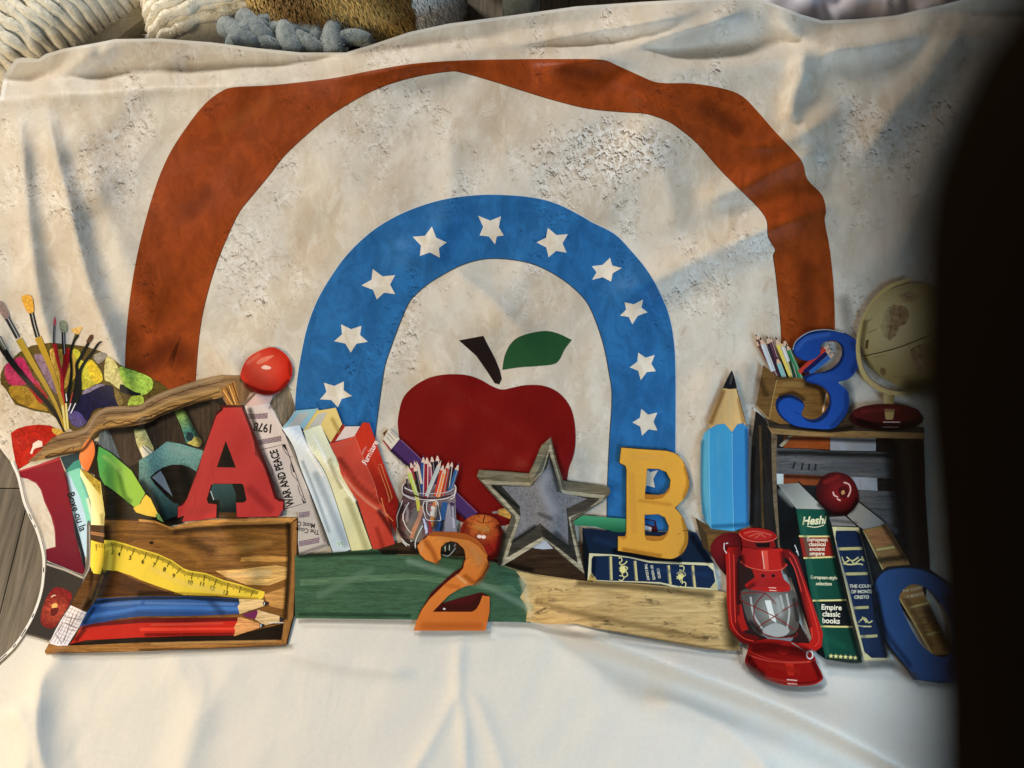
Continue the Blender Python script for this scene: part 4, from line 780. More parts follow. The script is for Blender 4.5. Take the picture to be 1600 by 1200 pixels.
# ---- number 2
motif('printed_number#2', 'printed orange number 2 standing on the white floor before the green plank')
poly("L 360,200 440,110 500,85 640,92 730,86 850,100 960,150 1030,230 1075,340 1078,460 1000,560 930,615 880,620 700,700 560,830 1020,690 1105,735 1100,900 1060,1102 312,1100 380,900 500,700 720,490 820,420 850,320 790,240 690,185 610,200 602,280 600,340 545,385 420,350", '#431010', 'flat'); poly("L 500,85 640,92 730,86 850,100 960,150 1030,230 1072,335 1040,400 960,300 880,230 760,200 620,175 520,150 430,140 460,105", '#a95522')
poly("L 505,905 570,820 900,822 1015,690 1030,740 990,860 920,905", '#36100c')
piece('face'); poly("L 360,205 400,150 470,108 560,128 660,150 780,165 880,175 980,240 1050,330 1072,420 1030,510 985,555 935,615 880,620 790,660 680,730 580,830 508,905 760,902 920,900 965,870 1000,810 1030,726 1105,735 1100,900 1060,1102 314,1100 340,1010 400,880 480,770 620,630 720,540 790,490 838,430 852,350 820,270 750,205 690,186 640,190 605,215 600,280 608,330 545,385 440,350 385,290", ('g', pt("L 500,200"), '#d5803a', pt("L 800,1000"), '#c0662a'))
piece('chip'); ell("L 630,873", 2, 1.5, '#d8c8c0')
motif('printed_number#2'); piece('shading'); soft("L 450,160 520,260 560,370", 7, '#a5551c', .5); soft("L 420,180 400,260", 5, '#eba868', .5); soft("L 860,520 960,590 1030,520 1065,430", 7, '#94480f', .45); soft("L 780,520 860,590", 5, '#f0b070', .7); soft("L 650,620 780,640", 6, '#a85818', .25); soft("L 900,260 980,380", 9, '#eca860', .4); soft("L 420,1050 1000,1050", 10, '#b05a20', .3)
# ---- letter B
motif('printed_letter#B', 'printed yellow slab letter B standing on the navy book')
poly("M 395,42 760,70 835,95 895,168 930,280 936,350 895,440 825,512 874,578 915,680 920,780 884,865 800,916 700,910 520,875 370,852 370,735 430,735 434,700 434,222 425,190 380,170", '#352a12', 'flat', False, ["M 602,214 690,215 748,238 780,300 768,362 735,405 690,415 584,408", "M 582,572 690,568 738,592 766,660 758,705 730,735 600,730 582,715"])
piece('face'); poly(pts("M 400,50") + SMO(pts("M 760,75 830,100 890,170 925,280 930,350 890,440 815,515"))[:-1] + SMO(pts("M 815,515 870,580 910,680 915,780 880,860 800,912 700,905")) + pts("M 520,870 375,850 375,738 428,742 440,705 440,220 430,186 386,166"), ('g', pt("M 600,100"), '#d79c3a', pt("M 600,880"), '#cd9236'), 'flat', False, ["M 600,210 690,212 750,235 785,300 775,382 722,440 640,452 580,444", "M 580,570 690,565 740,590 770,660 762,722 720,768 660,775 596,766 582,720"])
piece('inner_side'); poly("M 582,410 690,417 738,405 772,360 778,382 722,440 640,450 582,442", '#a76a22'); piece('inner_side#2'); poly("M 590,732 700,738 740,725 765,690 762,722 720,766 660,773 598,764", '#a76a22'); piece('inner_side#3'); poly("M 375,735 430,740 440,705 446,748 420,765 380,745", '#b67a2a'); piece('chip'); strokes(["M 870,695 915,690"], 1.0, '#3a2810'); strokes(["M 835,722 860,714"], 0.8, '#8a6020')
piece('shading'); soft("M 900,200 925,320 890,430", 5, '#8f5f18', .4); soft("M 880,600 905,760 860,870", 5, '#8f5f18', .5); soft("M 500,120 700,120", 8, '#ecb858', .4); soft("M 420,840 700,890", 5, '#a06a1c', .5); soft("M 480,260 500,700", 8, '#e2ab48', .4); soft("M 540,460 780,490", 5, '#b9812c', .3)
# ---- giant blue pencil on its block
motif('printed_block', 'printed brown wooden block under the giant blue pencil')
poly("N 22,990 120,1055 300,1080 330,1100 200,1130 110,1210 80,1190 50,1100", '#5a4122', 'wood'); poly("N 22,990 92,1100 110,1210 70,1180 45,1090", '#40301a'); poly("N 92,1100 330,1095 200,1130 110,1210", '#6f5228', 'wood')
motif('printed_pencil#giant', 'printed giant upright sky blue pencil with sharpened black point')
poly("N 105,440 75,470 60,540 58,800 66,960 85,1010 120,1060 260,1080 355,1046 348,700 345,430 318,405 280,415 248,464 200,408 150,415", '#3f93bd'); poly("N 105,445 75,470 60,540 58,800 66,960 85,1010 118,1060 108,800 104,600", '#579cb4'); poly("N 250,466 282,416 318,406 345,430 348,700 355,1046 260,1079 248,800", '#3680b6'); strokes(["N 105,450 104,600 108,800 118,1055", "N 249,470 248,800 260,1075"], 0.9, '#7ab8d2')
piece('sharpened_wood'); poly("N 190,188 275,190 345,432 318,404 280,414 248,462 200,408 150,414 108,440 100,400 130,310", ('g', pt("N 130,330"), '#c69a60', pt("N 300,330"), '#d8b074')); stroke("N 276,195 342,430", 1.2, '#4a3a26', sm=False); piece('lead'); poly("N 248,78 262,115 278,190 232,194 188,188 215,135", '#19181b')
piece('shading'); soft("N 66,520 62,800 80,1000", 5, '#2c6a84', .5); soft("N 340,450 345,800 350,1030", 5, '#17528c', .6); soft("N 160,480 170,1000", 9, '#62b8dc', .4); soft("N 130,1045 340,1040", 6, '#1d5a84', .5); soft("N 115,400 190,210", 6, '#8a5c28', .6); soft("N 230,220 240,400", 7, '#ecca90', .5); soft("N 320,400 290,260", 5, '#9a6c34', .5); soft("N 235,160 250,110", 2.5, '#5a585c', .6); motif('printed_wall'); piece('shading'); soft("N 362,500 360,700 362,1000", 6, '#6f6c68', .5); soft("N 40,600 45,900", 8, '#8f8a84', .3); soft("O 60,400 70,700", 12, '#8d8c8c', .35); soft("X 1322,600 1330,640", 14, '#6c6a66', .5); soft("X 1320,470 1330,540", 16, '#86827c', .4)
# ---- right crate
motif('printed_crate#right', 'printed weathered slatted crate shelf under the blue number 3')
poly("N 395,330 455,380 495,470 505,800 545,1200 N 400,1090 358,1040 362,700 372,500", '#211d1a', 'wood_upright'); stroke("N 420,420 430,700 440,1060", 4, '#4a3a22', mat='wood_upright')
poly("X 1205,676 1440,680 1446,900 1440,960 1330,940 1228,900 1212,800", '#1b1817', 'wood')
for i, (s, c, m) in enumerate([("X 1222,682 1296,682 1294,703 1222,700", '#8a421a', 'paint'), ("X 1296,683 1366,684 1366,705 1295,704", '#8d9097', 'star'), ("X 1211,738 1222,739 1222,756 1212,756", '#b9c3c6', 'star'), ("X 1222,740 1290,741 1288,759 1222,756", '#7c3c1a', 'paint'), ("X 1325,745 1367,747 1368,767 1325,765", '#9599a2', 'star')]):
    piece('gap#%d' % i); poly(s, c, m)
for i, s in enumerate(["X 1210,700 1300,705 1392,707 1394,748 1300,744 1210,740", "X 1330,766 1396,768 1402,830 1350,815 1325,780"]):
    piece('slat#%d' % i); poly(s, '#56575c', 'wood')
piece('stencil_mark'); strokes(["N 640,650 625,690", "N 690,655 680,700", "N 730,660 725,700", "N 770,660 765,700"], 3, '#22242a')
piece('post#left'); poly("N 490,470 528,480 522,600 530,900 562,1200 535,1180 505,900 494,640", '#6d5c48', 'weathered'); poly("N 540,545 600,485 625,485 560,555", '#8f8572', 'wood')
piece('post#right'); poly("X 1392,684 1438,690 1450,900 1420,880 1398,800", '#241b13', 'wood_upright')
piece('top_plank'); poly("O 195,835 330,850 700,905 860,780 1300,880 1500,900 1500,950 1000,940 730,945 215,905", '#3a3026', 'wood'); poly("O 190,880 215,900 720,945 900,930 1500,945 1500,992 700,985 232,950", '#8f7149', 'weathered')
piece('shading'); soft("X 1215,708 1390,712", 7, '#060505', .7); soft("X 1225,685 1390,690", 6, '#0a0705', .7); soft("X 1225,744 1320,748", 5, '#0a0705', .6); soft("X 1300,725 1380,730", 9, '#5c5e62', .5); soft("X 1390,700 1400,800 1410,900", 20, '#050403', .8); soft("X 1430,700 1440,890", 16, '#050403', .7); soft("O 400,880 700,925 900,900", 7, '#0c0806', .6); soft("N 380,560 372,1020", 5, '#050404', .6); soft("X 1345,795 1395,830", 8, '#4c4c4e', .5)
# ---- pencil box and number 3
motif('printed_box', 'printed gold cardboard box of coloured pencils on the crate')
for i, (a, b, w, c) in enumerate([("105,165", "270,470", 7, '#6a3a34'), ("103,128", "250,420", 5.5, '#4a2a2c'), ("138,150", "245,430", 7.5, '#bfc3c6'), ("190,140", "312,480", 7.5, '#32202e'), ("215,150", "330,480", 5, '#5c2c3c'), ("270,310", "335,485", 7, '#7fb0ac'), ("262,148", "400,490", 8, '#d9bf58'), ("328,160", "432,490", 7.5, '#1d3a26'), ("310,190", "368,350", 5, '#d2cfc8'), ("350,205", "478,500", 6.5, '#2f7a4a')]):
    piece('pencil#%d' % i); A_, B_ = np.array(pt('O ' + a)), np.array(pt('O ' + b)); d = (B_ - A_) / np.linalg.norm(B_ - A_); n = np.array([-d[1], d[0]]); s = A_ + d * w * 1.6
    emit([[tuple(s + n * w / 2), tuple(s - n * w / 2), tuple(B_ - n * w / 2)], [tuple(s + n * w / 2), tuple(B_ - n * w / 2), tuple(B_ + n * w / 2)]], c)
    emit([[tuple(A_), tuple(s - n * w / 2), tuple(s + n * w / 2)]], '#c9a68e'); emit([[tuple(A_ - d * 1.2), tuple(A_ + d * w * .6 - n * w * .2), tuple(A_ + d * w * .6 + n * w * .2)]], '#1c1514')
    stroke([tuple(s - n * w * .2), tuple(B_ - n * w * .2)], w * .15, '#a8a09a', sm=False)
piece('front'); poly("O 270,475 480,488 540,500 705,560 715,700 640,820 420,870 300,870 205,832", ('g', pt("O 300,700"), '#7d5c30', pt("O 600,650"), '#6a4a22'), 'board'); piece('side'); poly("O 160,378 275,478 242,640 207,832 100,715", '#654a28', 'board'); strokes(["O 275,480 240,640 208,825", "O 103,715 205,830"], 1.2, '#a98550')
piece('crayon'); poly("O 690,605 700,640 665,770 645,775 650,720", '#c07a3a'); stroke("O 684,620 655,765", 1.4, '#e8dccc')
motif('printed_number#3', 'printed royal blue number 3 standing on the crate')
poly("O 615,230 680,180 760,180 815,230 815,320 750,405 660,445 590,450 610,330", '#b5b0ac', 'star')
for i, (a, b, w, c) in enumerate([("720,205", "455,440", 7, '#b5382c'), ("735,240", "500,440", 7, '#161a4a'), ("760,275", "545,445", 6.5, '#2a5aa0')]):
    piece('pencil#%d' % i); A_, B_ = np.array(pt('O ' + a)), np.array(pt('O ' + b)); d = (B_ - A_) / np.linalg.norm(B_ - A_); n = np.array([-d[1], d[0]]); s = A_ + d * 12
    emit([[tuple(s + n * w / 2), tuple(s - n * w / 2), tuple(B_ - n * w / 2)], [tuple(s + n * w / 2), tuple(B_ - n * w / 2), tuple(B_ + n * w / 2)]], c); emit([[tuple(A_), tuple(s - n * w / 2), tuple(s + n * w / 2)]], '#c79f86'); emit([[tuple(A_), tuple(A_ + d * 4 - n * 1.2), tuple(A_ + d * 4 + n * 1.2)]], '#1a1416')
piece(None)
THREE = "O 400,250 430,180 520,115 620,90 720,90 830,115 910,160 970,220 978,300 955,380 915,450 860,500 780,525 850,580 875,660 865,760 820,840 735,915 560,905 420,885 330,835 275,770 260,700 280,650 330,628 400,628 470,665 500,720 475,790 540,828 610,820 670,770 705,700 705,630 670,580 610,545 520,520 490,478 560,450 650,440 740,400 800,330 810,240 760,185 690,183 635,220 630,290 570,335 500,342 430,312"
poly(THREE, '#0d2350', 'flat', True); stroke("O 402,255 430,185 520,118 620,92 720,92 830,116", 1.3, '#8f9aa8')
piece('face'); poly("O 412,262 440,200 520,140 620,115 720,105 830,125 910,165 968,222 976,300 953,380 912,450 858,498 782,524 850,582 873,660 863,760 818,838 735,913 560,905 420,880 340,825 292,765 285,710 320,665 380,655 450,680 495,720 475,795 540,850 620,852 690,800 722,720 720,640 690,590 620,548 525,522 530,485 620,452 690,445 780,400 830,320 830,235 790,190 740,178 690,180 635,215 628,288 570,335 500,340 440,310", ('g', pt("O 600,150"), '#1a4088', pt("O 700,880"), '#1d4899'), 'flat', True)
stroke("O 415,775 450,780 475,795", 1.0, '#0d2350')
piece('shading'); soft("O 440,250 520,165 700,128", 6, '#3f6dc4', .5); soft("O 900,200 950,300 900,430", 7, '#153778', .5); soft("O 850,620 850,760 740,890", 7, '#153778', .5); soft("O 330,720 380,800 520,870", 6, '#2c5cb8', .5); soft("O 600,480 780,480", 9, '#2f60ba', .4); motif('printed_box'); piece('shading'); soft("O 500,530 640,580 670,700", 8, '#1c1006', .7); soft("O 300,640 400,610 490,660", 6, '#1c1006', .6); soft("O 330,540 480,540", 7, '#b08a50', .4); soft("O 130,500 180,620", 8, '#3c2810', .5); soft("O 270,490 400,480", 4, '#140c06', .5)
# ---- globe
motif('printed_globe', 'printed antique desk globe with cream meridian and dark red base')
piece('meridian'); stroke("X 1418,438 1385,450 1356,480 1340,520 1338,560 1350,592 1378,612 1410,616 1440,606", 6.5, '#c5ad72'); stroke("X 1418,441 1388,453 1360,482 1344,521 1342,560 1354,589 1380,607 1410,611", 1.2, '#7d6434')
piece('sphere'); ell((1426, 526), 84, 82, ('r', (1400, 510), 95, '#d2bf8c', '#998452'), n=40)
piece('continents')
for s_ in ["X 1378,488 1392,478 1410,480 1418,492 1412,508 1402,512 1396,526 1386,534 1378,528 1372,512 1376,500", "X 1418,548 1432,540 1455,538 1472,548 1462,572 1440,586 1424,578", "X 1400,462 1420,456 1432,464 1424,474 1406,474"]: poly(s_, '#a58a66', 'daub')
strokes(["X 1380,498 1396,492 1410,498", "X 1386,480 1390,505 1384,528", "X 1378,515 1400,510", "X 1402,482 1404,508", "X 1425,560 1460,552", "X 1440,540 1444,582"], 0.7, '#5f4a30', sm=True); poly("X 1349,534 1354,532 1352,547 1348,546", '#5a4424'); ell((1376, 582), 4.5, 7, '#7d6540', 'daub', -20); strokes(["X 1350,505 1358,500", "X 1352,522 1366,516", "X 1360,560 1380,556", "X 1392,590 1412,590"], 0.8, '#7d6a44')
piece('equator'); stroke("X 1343,558 1372,552 1410,541 1450,525", 1.6, '#4c4024')
piece('stem'); poly("X 1377,618 1394,618 1390,655 1380,655", ('g', (1377, 630), '#c9b47c', (1394, 630), '#7d6434')); poly("X 1379,645 1391,645 1390,657 1380,657", '#8a5a30')
piece('base'); ell((1382, 655), 58, 19, '#2c0a0c'); ell((1382, 647), 53, 15, '#4a1414'); poly("X 1378,640 1394,640 1391,657 1380,657", '#b59a62'); stroke("X 1376,661 1402,661", 1.4, '#d8b8b0'); stroke("X 1374,669 1400,669", 1.6, '#c9a8a0')
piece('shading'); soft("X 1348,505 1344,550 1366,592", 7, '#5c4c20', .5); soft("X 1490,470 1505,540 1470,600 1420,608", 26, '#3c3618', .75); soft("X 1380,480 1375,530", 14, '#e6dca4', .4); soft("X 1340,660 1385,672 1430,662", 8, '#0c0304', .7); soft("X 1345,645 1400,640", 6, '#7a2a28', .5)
# ---- books on the right
motif('printed_apple#dark', 'printed shiny dark red apple on the right hand books')
motif('printed_book#brown', 'printed brown leather book leaning behind the blue letter at right')
poly("Q 450,265 520,188 655,302 535,332", '#87837c'); stroke("Q 515,185 655,300", 2.2, '#191512', sm=False); poly("Q 532,335 655,304 775,500 1010,1000 900,1010 620,525", '#8c6a3e', 'board'); poly("Q 555,345 640,322 700,400 600,430", '#9a6840', 'board'); strokes(["Q 600,440 700,425", "Q 780,750 890,720", "Q 870,900 945,880"], 3.6, '#bfa768'); stroke("Q 535,340 625,525 900,1000", 1.6, '#c9b070', sm=False)
piece('spine_lettering'); text('THE COUNT\nOF MONTE', "Q 800,670", 6.5, '#d8c9a0', 12, 0.9, 0, 0.02, 1.5); strokes(["Q 640,490 680,480 720,495 750,475", "Q 830,820 860,800 880,830 850,850"], 1.6, '#5f4a24', sm=True)
motif('printed_book#navy_tall', 'printed navy book with gold ornaments standing between green and brown books')
poly("Q 352,268 440,262 508,318 370,312", '#7d7a78'); stroke("Q 450,262 512,322", 2, '#161310', sm=False)
poly("Q 370,318 515,324 575,580 672,1032 540,1038 460,700", '#b9b38c'); poly("Q 392,340 500,340 520,360 575,620 640,900 660,1020 570,1020 540,985 460,640 388,380", '#13223f'); poly("Q 372,320 400,325 386,350", '#d0c79a'); poly("Q 490,325 515,326 518,360", '#c9bf8e'); poly("Q 540,1036 545,990 590,1030", '#c9bf8e')
bars('gold_bar', ["Q 405,438 528,434", "Q 438,570 555,566", "Q 483,752 560,748", "Q 520,903 608,900"], 4.4, '#b3a974'); piece('gold_ornament'); strokes(["Q 425,480 440,510 470,495 490,515 520,490 535,500 525,475", "Q 430,515 470,520 510,515 530,520", "Q 450,480 480,500 510,480", "Q 510,830 540,805 560,830 580,820", "Q 505,845 540,850 575,850", "Q 530,800 550,830"], 1.9, '#cfc68a', sm=True)
piece('spine_lettering'); text('THE COUNT\nOF MONTE\nCRISTO', "Q 525,665", 7.2, '#d5d0b8', 0, 0.86, 0, 0.03, 1.2)
motif('printed_book#green_tall', 'printed dark green book with gold and red spine labels reading Heshi')
poly("Q 72,92 180,225 240,560 335,1032 290,1000 90,420", '#0b0a09'); poly("Q 78,90 190,84 332,226 180,222", ('g', pt("Q 120,100"), '#71716c', pt("Q 280,215"), '#a5a59c')); stroke("Q 188,76 345,228", 1.8, '#111110', sm=False)
poly("Q 178,222 345,230 400,540 530,1045 470,1052 335,1030 300,900 250,640 200,370", ('g', pt("Q 220,500"), '#14483a', pt("Q 430,500"), '#0d3a2c'))
piece('label#red'); poly("Q 194,374 360,374 386,474 214,479", '#8a1d16'); piece('label#black'); poly("Q 268,718 446,713 480,850 310,848", '#0f1216')
bars('gold_bar', ["Q 192,368 360,370", "Q 216,484 388,480", "Q 266,712 446,708", "Q 308,853 480,853"], 2.6, '#d8c882')
piece('spine_lettering'); text('Heshi', "Q 275,286", 17.5, '#e5dcb0', 3, 0.92, 0.25, 0.03); stroke("Q 235,314 280,320 325,310", 1.2, '#e5dcb0'); piece('label_lettering#1'); text('European\nclassical\nancient\nempire', "Q 290,424", 8.6, '#e8dcc0', -1, 1.0, 0, 0.02, 0.84); piece('label_lettering#2'); text('European-style\nselection', "Q 328,606", 7.6, '#e0d8b4', -1, 0.92, 0, 0.02, 1.25); piece('label_lettering#3'); text('Empire\nclassic\nbooks', "Q 366,786", 12, '#ece4cc', -2, 0.95, 0, 0.02, 0.9)
piece('gold_stars')
for k in range(6):
    c = pt("Q %f,%f" % (362 + 26 * k, 1012 + 1.5 * k)); o = []
    for j in range(10): a = math.pi * j / 5 - math.pi / 2; r = 4.2 if j % 2 == 0 else 1.8; o.append((c[0] + r * math.cos(a), c[1] + r * math.sin(a)))
    emit([[c, o[j], o[(j + 1) % 10]] for j in range(10)], '#dccf8a', 'flat')
motif('printed_apple#dark'); poly("Q 282,130 300,75 345,35 410,28 470,55 505,110 515,175 480,235 420,260 360,245 310,200", ('r', pt("Q 410,130"), 36, '#7e1414', '#380809'), 'flat', True)
piece('core'); poly("Q 400,115 440,100 460,130 445,165 415,160", '#4a0c0c', 'flat', True); ell("Q 428,135", 3.2, 3.6, '#c08a5a'); piece('highlight'); strokes(["Q 430,80 460,92 470,125 455,160", "Q 372,130 380,150 400,160", "Q 395,168 415,180"], 2.2, '#e8b0a8', sm=True)
motif('printed_letter#C', 'printed dull blue letter at the right leaning on the brown book')
CO = "Q 585,650 610,590 660,550 760,538 870,558 1000,640 1070,760 1090,900 1060,1140 820,1140 780,1090 660,930 600,790 625,742 590,722"
CI = "Q 725,705 755,645 815,625 890,660 960,750 1000,850 1000,980 950,1020 850,960 770,830"
poly("Q 575,640 600,570 660,530 780,520 880,540 1010,630 1070,760 1090,900 1060,1150 800,1140 760,1080 640,930 585,790", '#121820', 'flat', False, [[tuple(p) for p in catmull(pts(CI), True, 4)]]); piece('face'); poly([tuple(p) for p in catmull(pts(CO), True, 4)], '#2b4c7c', 'flat', False, [[tuple(p) for p in catmull(pts(CI), True, 4)]])
piece('shading'); soft("Q 600,680 640,860 780,1060", 7, '#142c50', .6); soft("Q 660,600 760,570 880,600", 6, '#3a629a', .5); soft("Q 980,700 1050,900 1000,1100", 14, '#142c50', .5)
motif('printed_book#green_tall'); piece('shading'); soft("Q 340,250 395,540 515,1040", 6, '#03100b', .75); soft("Q 205,260 260,560 345,1000", 6, '#2f6c56', .4); soft("Q 300,900 430,960", 10, '#246a50', .3); soft("Q 340,1030 500,1045", 4, '#04120c', .6); soft("Q 100,130 160,190", 9, '#bdbdb4', .3)
motif('printed_book#navy_tall'); piece('shading'); soft("Q 520,350 580,620 660,1000", 9, '#04070e', .8); soft("Q 400,420 470,680 560,980", 5, '#2a446e', .4); soft("Q 370,285 500,300", 4, '#3c3a38', .5)
motif('printed_book#brown'); piece('shading'); soft("Q 640,310 760,490", 7, '#2c1c0c', .7); soft("Q 590,500 740,480", 8, '#1c1206', .7); soft("Q 880,760 990,960", 16, '#1a1208', .7); soft("Q 760,700 900,960", 6, '#5a4020', .4)
motif('printed_apple#dark'); piece('shading'); soft("Q 300,200 380,250 470,235 505,180", 6, '#140304', .7); soft("Q 330,80 400,50", 6, '#a82a24', .4)
# ---- lantern
motif('printed_apple#behind', 'printed dim red apple half hidden behind the lantern')
poly("P 38,190 90,115 200,95 260,150 270,320 230,430 140,380 60,270", ('r', pt("P 110,180"), 48, '#6a1418', '#2a080a'), 'flat', True)
motif('printed_lantern', 'printed red hurricane lantern with glass globe and wire guard')
poly("P 215,260 330,330 500,330 600,640 640,720 700,840 560,850 300,850 215,760", '#2a1512')
piece('glass'); poly("P 262,470 560,470 612,560 628,680 590,770 420,800 330,760 280,680 250,560", ('r', pt("P 450,600"), 44, '#8a8880', '#4c4640'), 'flat', True); poly("P 395,545 435,545 475,700 430,670", '#d6d4cc'); strokes(["P 540,500 560,620 545,740", "P 500,510 520,600", "P 300,520 320,640 380,740"], 3, '#a8a6a0', sm=True); poly("P 380,745 470,700 560,745 520,790 420,790", '#9c9c98', 'flat', True); poly("P 370,770 420,800 590,800 560,840 440,835", '#6f7276')
piece('wire_guard'); strokes(["P 240,500 300,490 400,500 475,575", "P 240,500 235,540 330,590 460,655 600,750", "P 615,560 540,600 460,655 345,730", "P 400,495 340,560 320,640 340,720", "P 612,560 610,600", "P 345,725 380,770 480,800 600,790 612,760"], 1.5, '#7c1a14', sm=True)
piece('side_tube#left'); poly("P 135,230 160,195 235,185 245,240 215,260 215,400 218,700 260,770 350,795 360,830 290,862 225,835 160,740 145,560", ('g', pt("P 140,500"), '#a41812', pt("P 218,500"), '#5c0c0a')); strokes(["P 160,230 165,450 175,700 240,800 320,830", "P 190,240 195,500 200,700"], 1.4, '#d03a2c', sm=True); poly("P 205,575 240,570 260,680 285,745 240,760 215,690", '#9a1812')
piece('side_tube#right'); poly("P 510,205 560,205 615,255 690,480 785,770 775,860 735,890 650,860 620,835 690,840 712,800 680,680 590,330 545,265 510,260", ('g', pt("P 620,500"), '#6a0e0c', pt("P 720,520"), '#a81a14')); strokes(["P 560,225 600,280 690,530 760,790 730,860", "P 560,260 610,380 700,700 715,800"], 1.5, '#cc3a2e', sm=True)
piece('base'); poly("P 285,880 300,850 400,812 560,825 690,868 728,930 738,970 780,1065 772,1102 720,1132 620,1143 500,1131 380,1090 290,1032 260,985 272,925", ('g', pt("P 450,850"), '#84120f', pt("P 520,1120"), '#8c1210'), 'flat', True); stroke("P 276,925 330,948 430,972 560,980 680,970 732,948", 1.2, '#c8483a'); strokes(["P 540,1100 610,1106", "P 545,1128 610,1132"], 1.6, '#f0c8c0'); poly("P 528,985 585,985 590,1072 548,1070", '#b8281e'); stroke("P 264,992 292,1032 380,1090 500,1131 620,1142 720,1131 772,1100", 1.4, '#c0382c'); stroke("P 275,1010 380,1074 500,1112 620,1122 720,1112 770,1078", 1.6, '#5a0a0a')
ell("P 498,898", 50, 15.5, '#7a100d', rot=8, n=32); stroke("P 290,905 400,950 540,972 700,962", 1.2, '#b8382c'); piece('filler_cap'); ell("P 520,895", 13.5, 13, '#7c0f0d'); ell("P 522,885", 12, 10, '#a01a14'); stroke("P 475,905 520,930 570,905", 1.0, '#4a0808'); piece('wick_knob'); stroke("P 575,835 690,910", 1.4, '#8a8682', sm=False); stroke([(1100 + (695 + 20 * math.cos(a)) / 4.2857, 810 + (918 + 27 * math.sin(a)) / 4.2857) for a in [i * math.pi / 7 for i in range(14)]], 2.0, '#d2ccc8', closed=True)
piece('burner'); poly("P 265,440 330,390 310,340 500,330 520,400 560,440 570,470 520,490 380,485 280,465", '#9c1712'); poly("P 320,345 505,340 515,400 330,400", '#a51a14'); ell("P 382,380", 3.2, 2.6, '#2c0806'); ell("P 452,380", 3.2, 2.6, '#2c0806'); poly("P 262,445 400,458 565,450 560,485 420,490 285,470", '#a81a13'); strokes(["P 420,460 470,462", "P 425,478 475,480"], 1.4, '#e8a898')
piece('chimney'); poly("P 240,235 250,190 330,205 515,200 520,290 548,305 500,345 380,350 260,320 230,285 248,275", ('g', pt("P 250,260"), '#8e1511', pt("P 420,260"), '#b21d15')); poly("P 370,215 415,213 422,340 395,342", '#d24a38'); strokes(["P 378,218 392,335"], 1.2, '#efb8a8'); stroke("P 235,288 300,328 400,345 500,340 545,308", 1.4, '#d2503e')
piece('cap'); poly("P 240,120 300,150 460,150 470,190 420,205 310,200 250,185", '#7d120f'); poly("P 325,160 430,160 428,192 345,192", '#1a0806'); ell("P 350,112", 29.5, 11.5, '#96150f', rot=5); ell("P 350,108", 23, 8.2, '#a82018', rot=5); strokes(["P 260,100 330,85 440,110", "P 290,120 350,100 400,125", "P 330,130 380,95"], 1.2, '#d05a4a', sm=True); stroke("P 228,100 260,135 340,155 440,148 478,125", 1.2, '#d6604e')
piece('bail_hook'); strokes(["P 130,165 128,205 145,235", "P 140,170 155,165", "P 595,175 612,215 620,245", "P 605,215 620,240"], 1.5, '#c9c4c0', sm=True)
piece('shading'); soft("P 285,940 300,1000 380,1060", 7, '#3a0606', .55); soft("P 715,960 755,1070", 6, '#3a0606', .55); soft("P 330,890 480,880 660,910", 12, '#4a0808', .6); soft("P 300,960 330,1010", 6, '#4a0808', .5); soft("P 430,1000 620,1030", 7, '#b02218', .5); soft("P 400,1090 600,1125", 3, '#d2483a', .5); soft("P 430,1010 620,1050", 6, '#b8281c', .4); soft("P 300,860 420,850 690,890", 5, '#3c0806', .5); soft("P 245,250 255,310", 5, '#480a08', .6); soft("P 510,230 520,310", 5, '#480a08', .6); soft("P 320,440 290,460", 5, '#4a0a08', .6); soft("P 300,700 360,760", 8, '#1a1210', .6); soft("P 590,540 615,680", 5, '#1d1816', .6); soft("P 480,540 500,640", 7, '#d0cfc8', .35); soft("P 215,300 218,640", 4, '#3a0806', .6); soft("P 640,500 700,720", 5, '#3a0806', .6)
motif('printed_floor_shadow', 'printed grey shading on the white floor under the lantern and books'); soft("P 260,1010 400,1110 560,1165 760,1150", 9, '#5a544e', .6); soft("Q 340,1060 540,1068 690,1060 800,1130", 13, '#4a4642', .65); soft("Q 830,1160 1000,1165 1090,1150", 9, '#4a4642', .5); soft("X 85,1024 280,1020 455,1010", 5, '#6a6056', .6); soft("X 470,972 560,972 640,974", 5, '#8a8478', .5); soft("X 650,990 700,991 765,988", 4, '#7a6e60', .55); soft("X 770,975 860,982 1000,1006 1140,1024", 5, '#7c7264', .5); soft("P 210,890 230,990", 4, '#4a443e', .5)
# ---- selvage dashes along the left hem
motif('printed_margin', 'white selvage strip with black registration dashes along the left hem')
hem = catmull(pts("X 20,722 30,746 39,784 49,808 59,829 67,856 70,880 67,919 57,953 42,983 22,1012 -4,1036"), False, 5)
emit(ribbon(hem, 4, 4), '#d9d5cf')
piece('dash')
def hemcut(a, b): return [tuple(p) for p in hem[a:b]]
strokes([hemcut(14, 17), hemcut(18, 20), hemcut(31, 33), hemcut(41, 43), hemcut(45, 48), hemcut(49, 51), hemcut(52, 55)], 1.5, '#26242c')

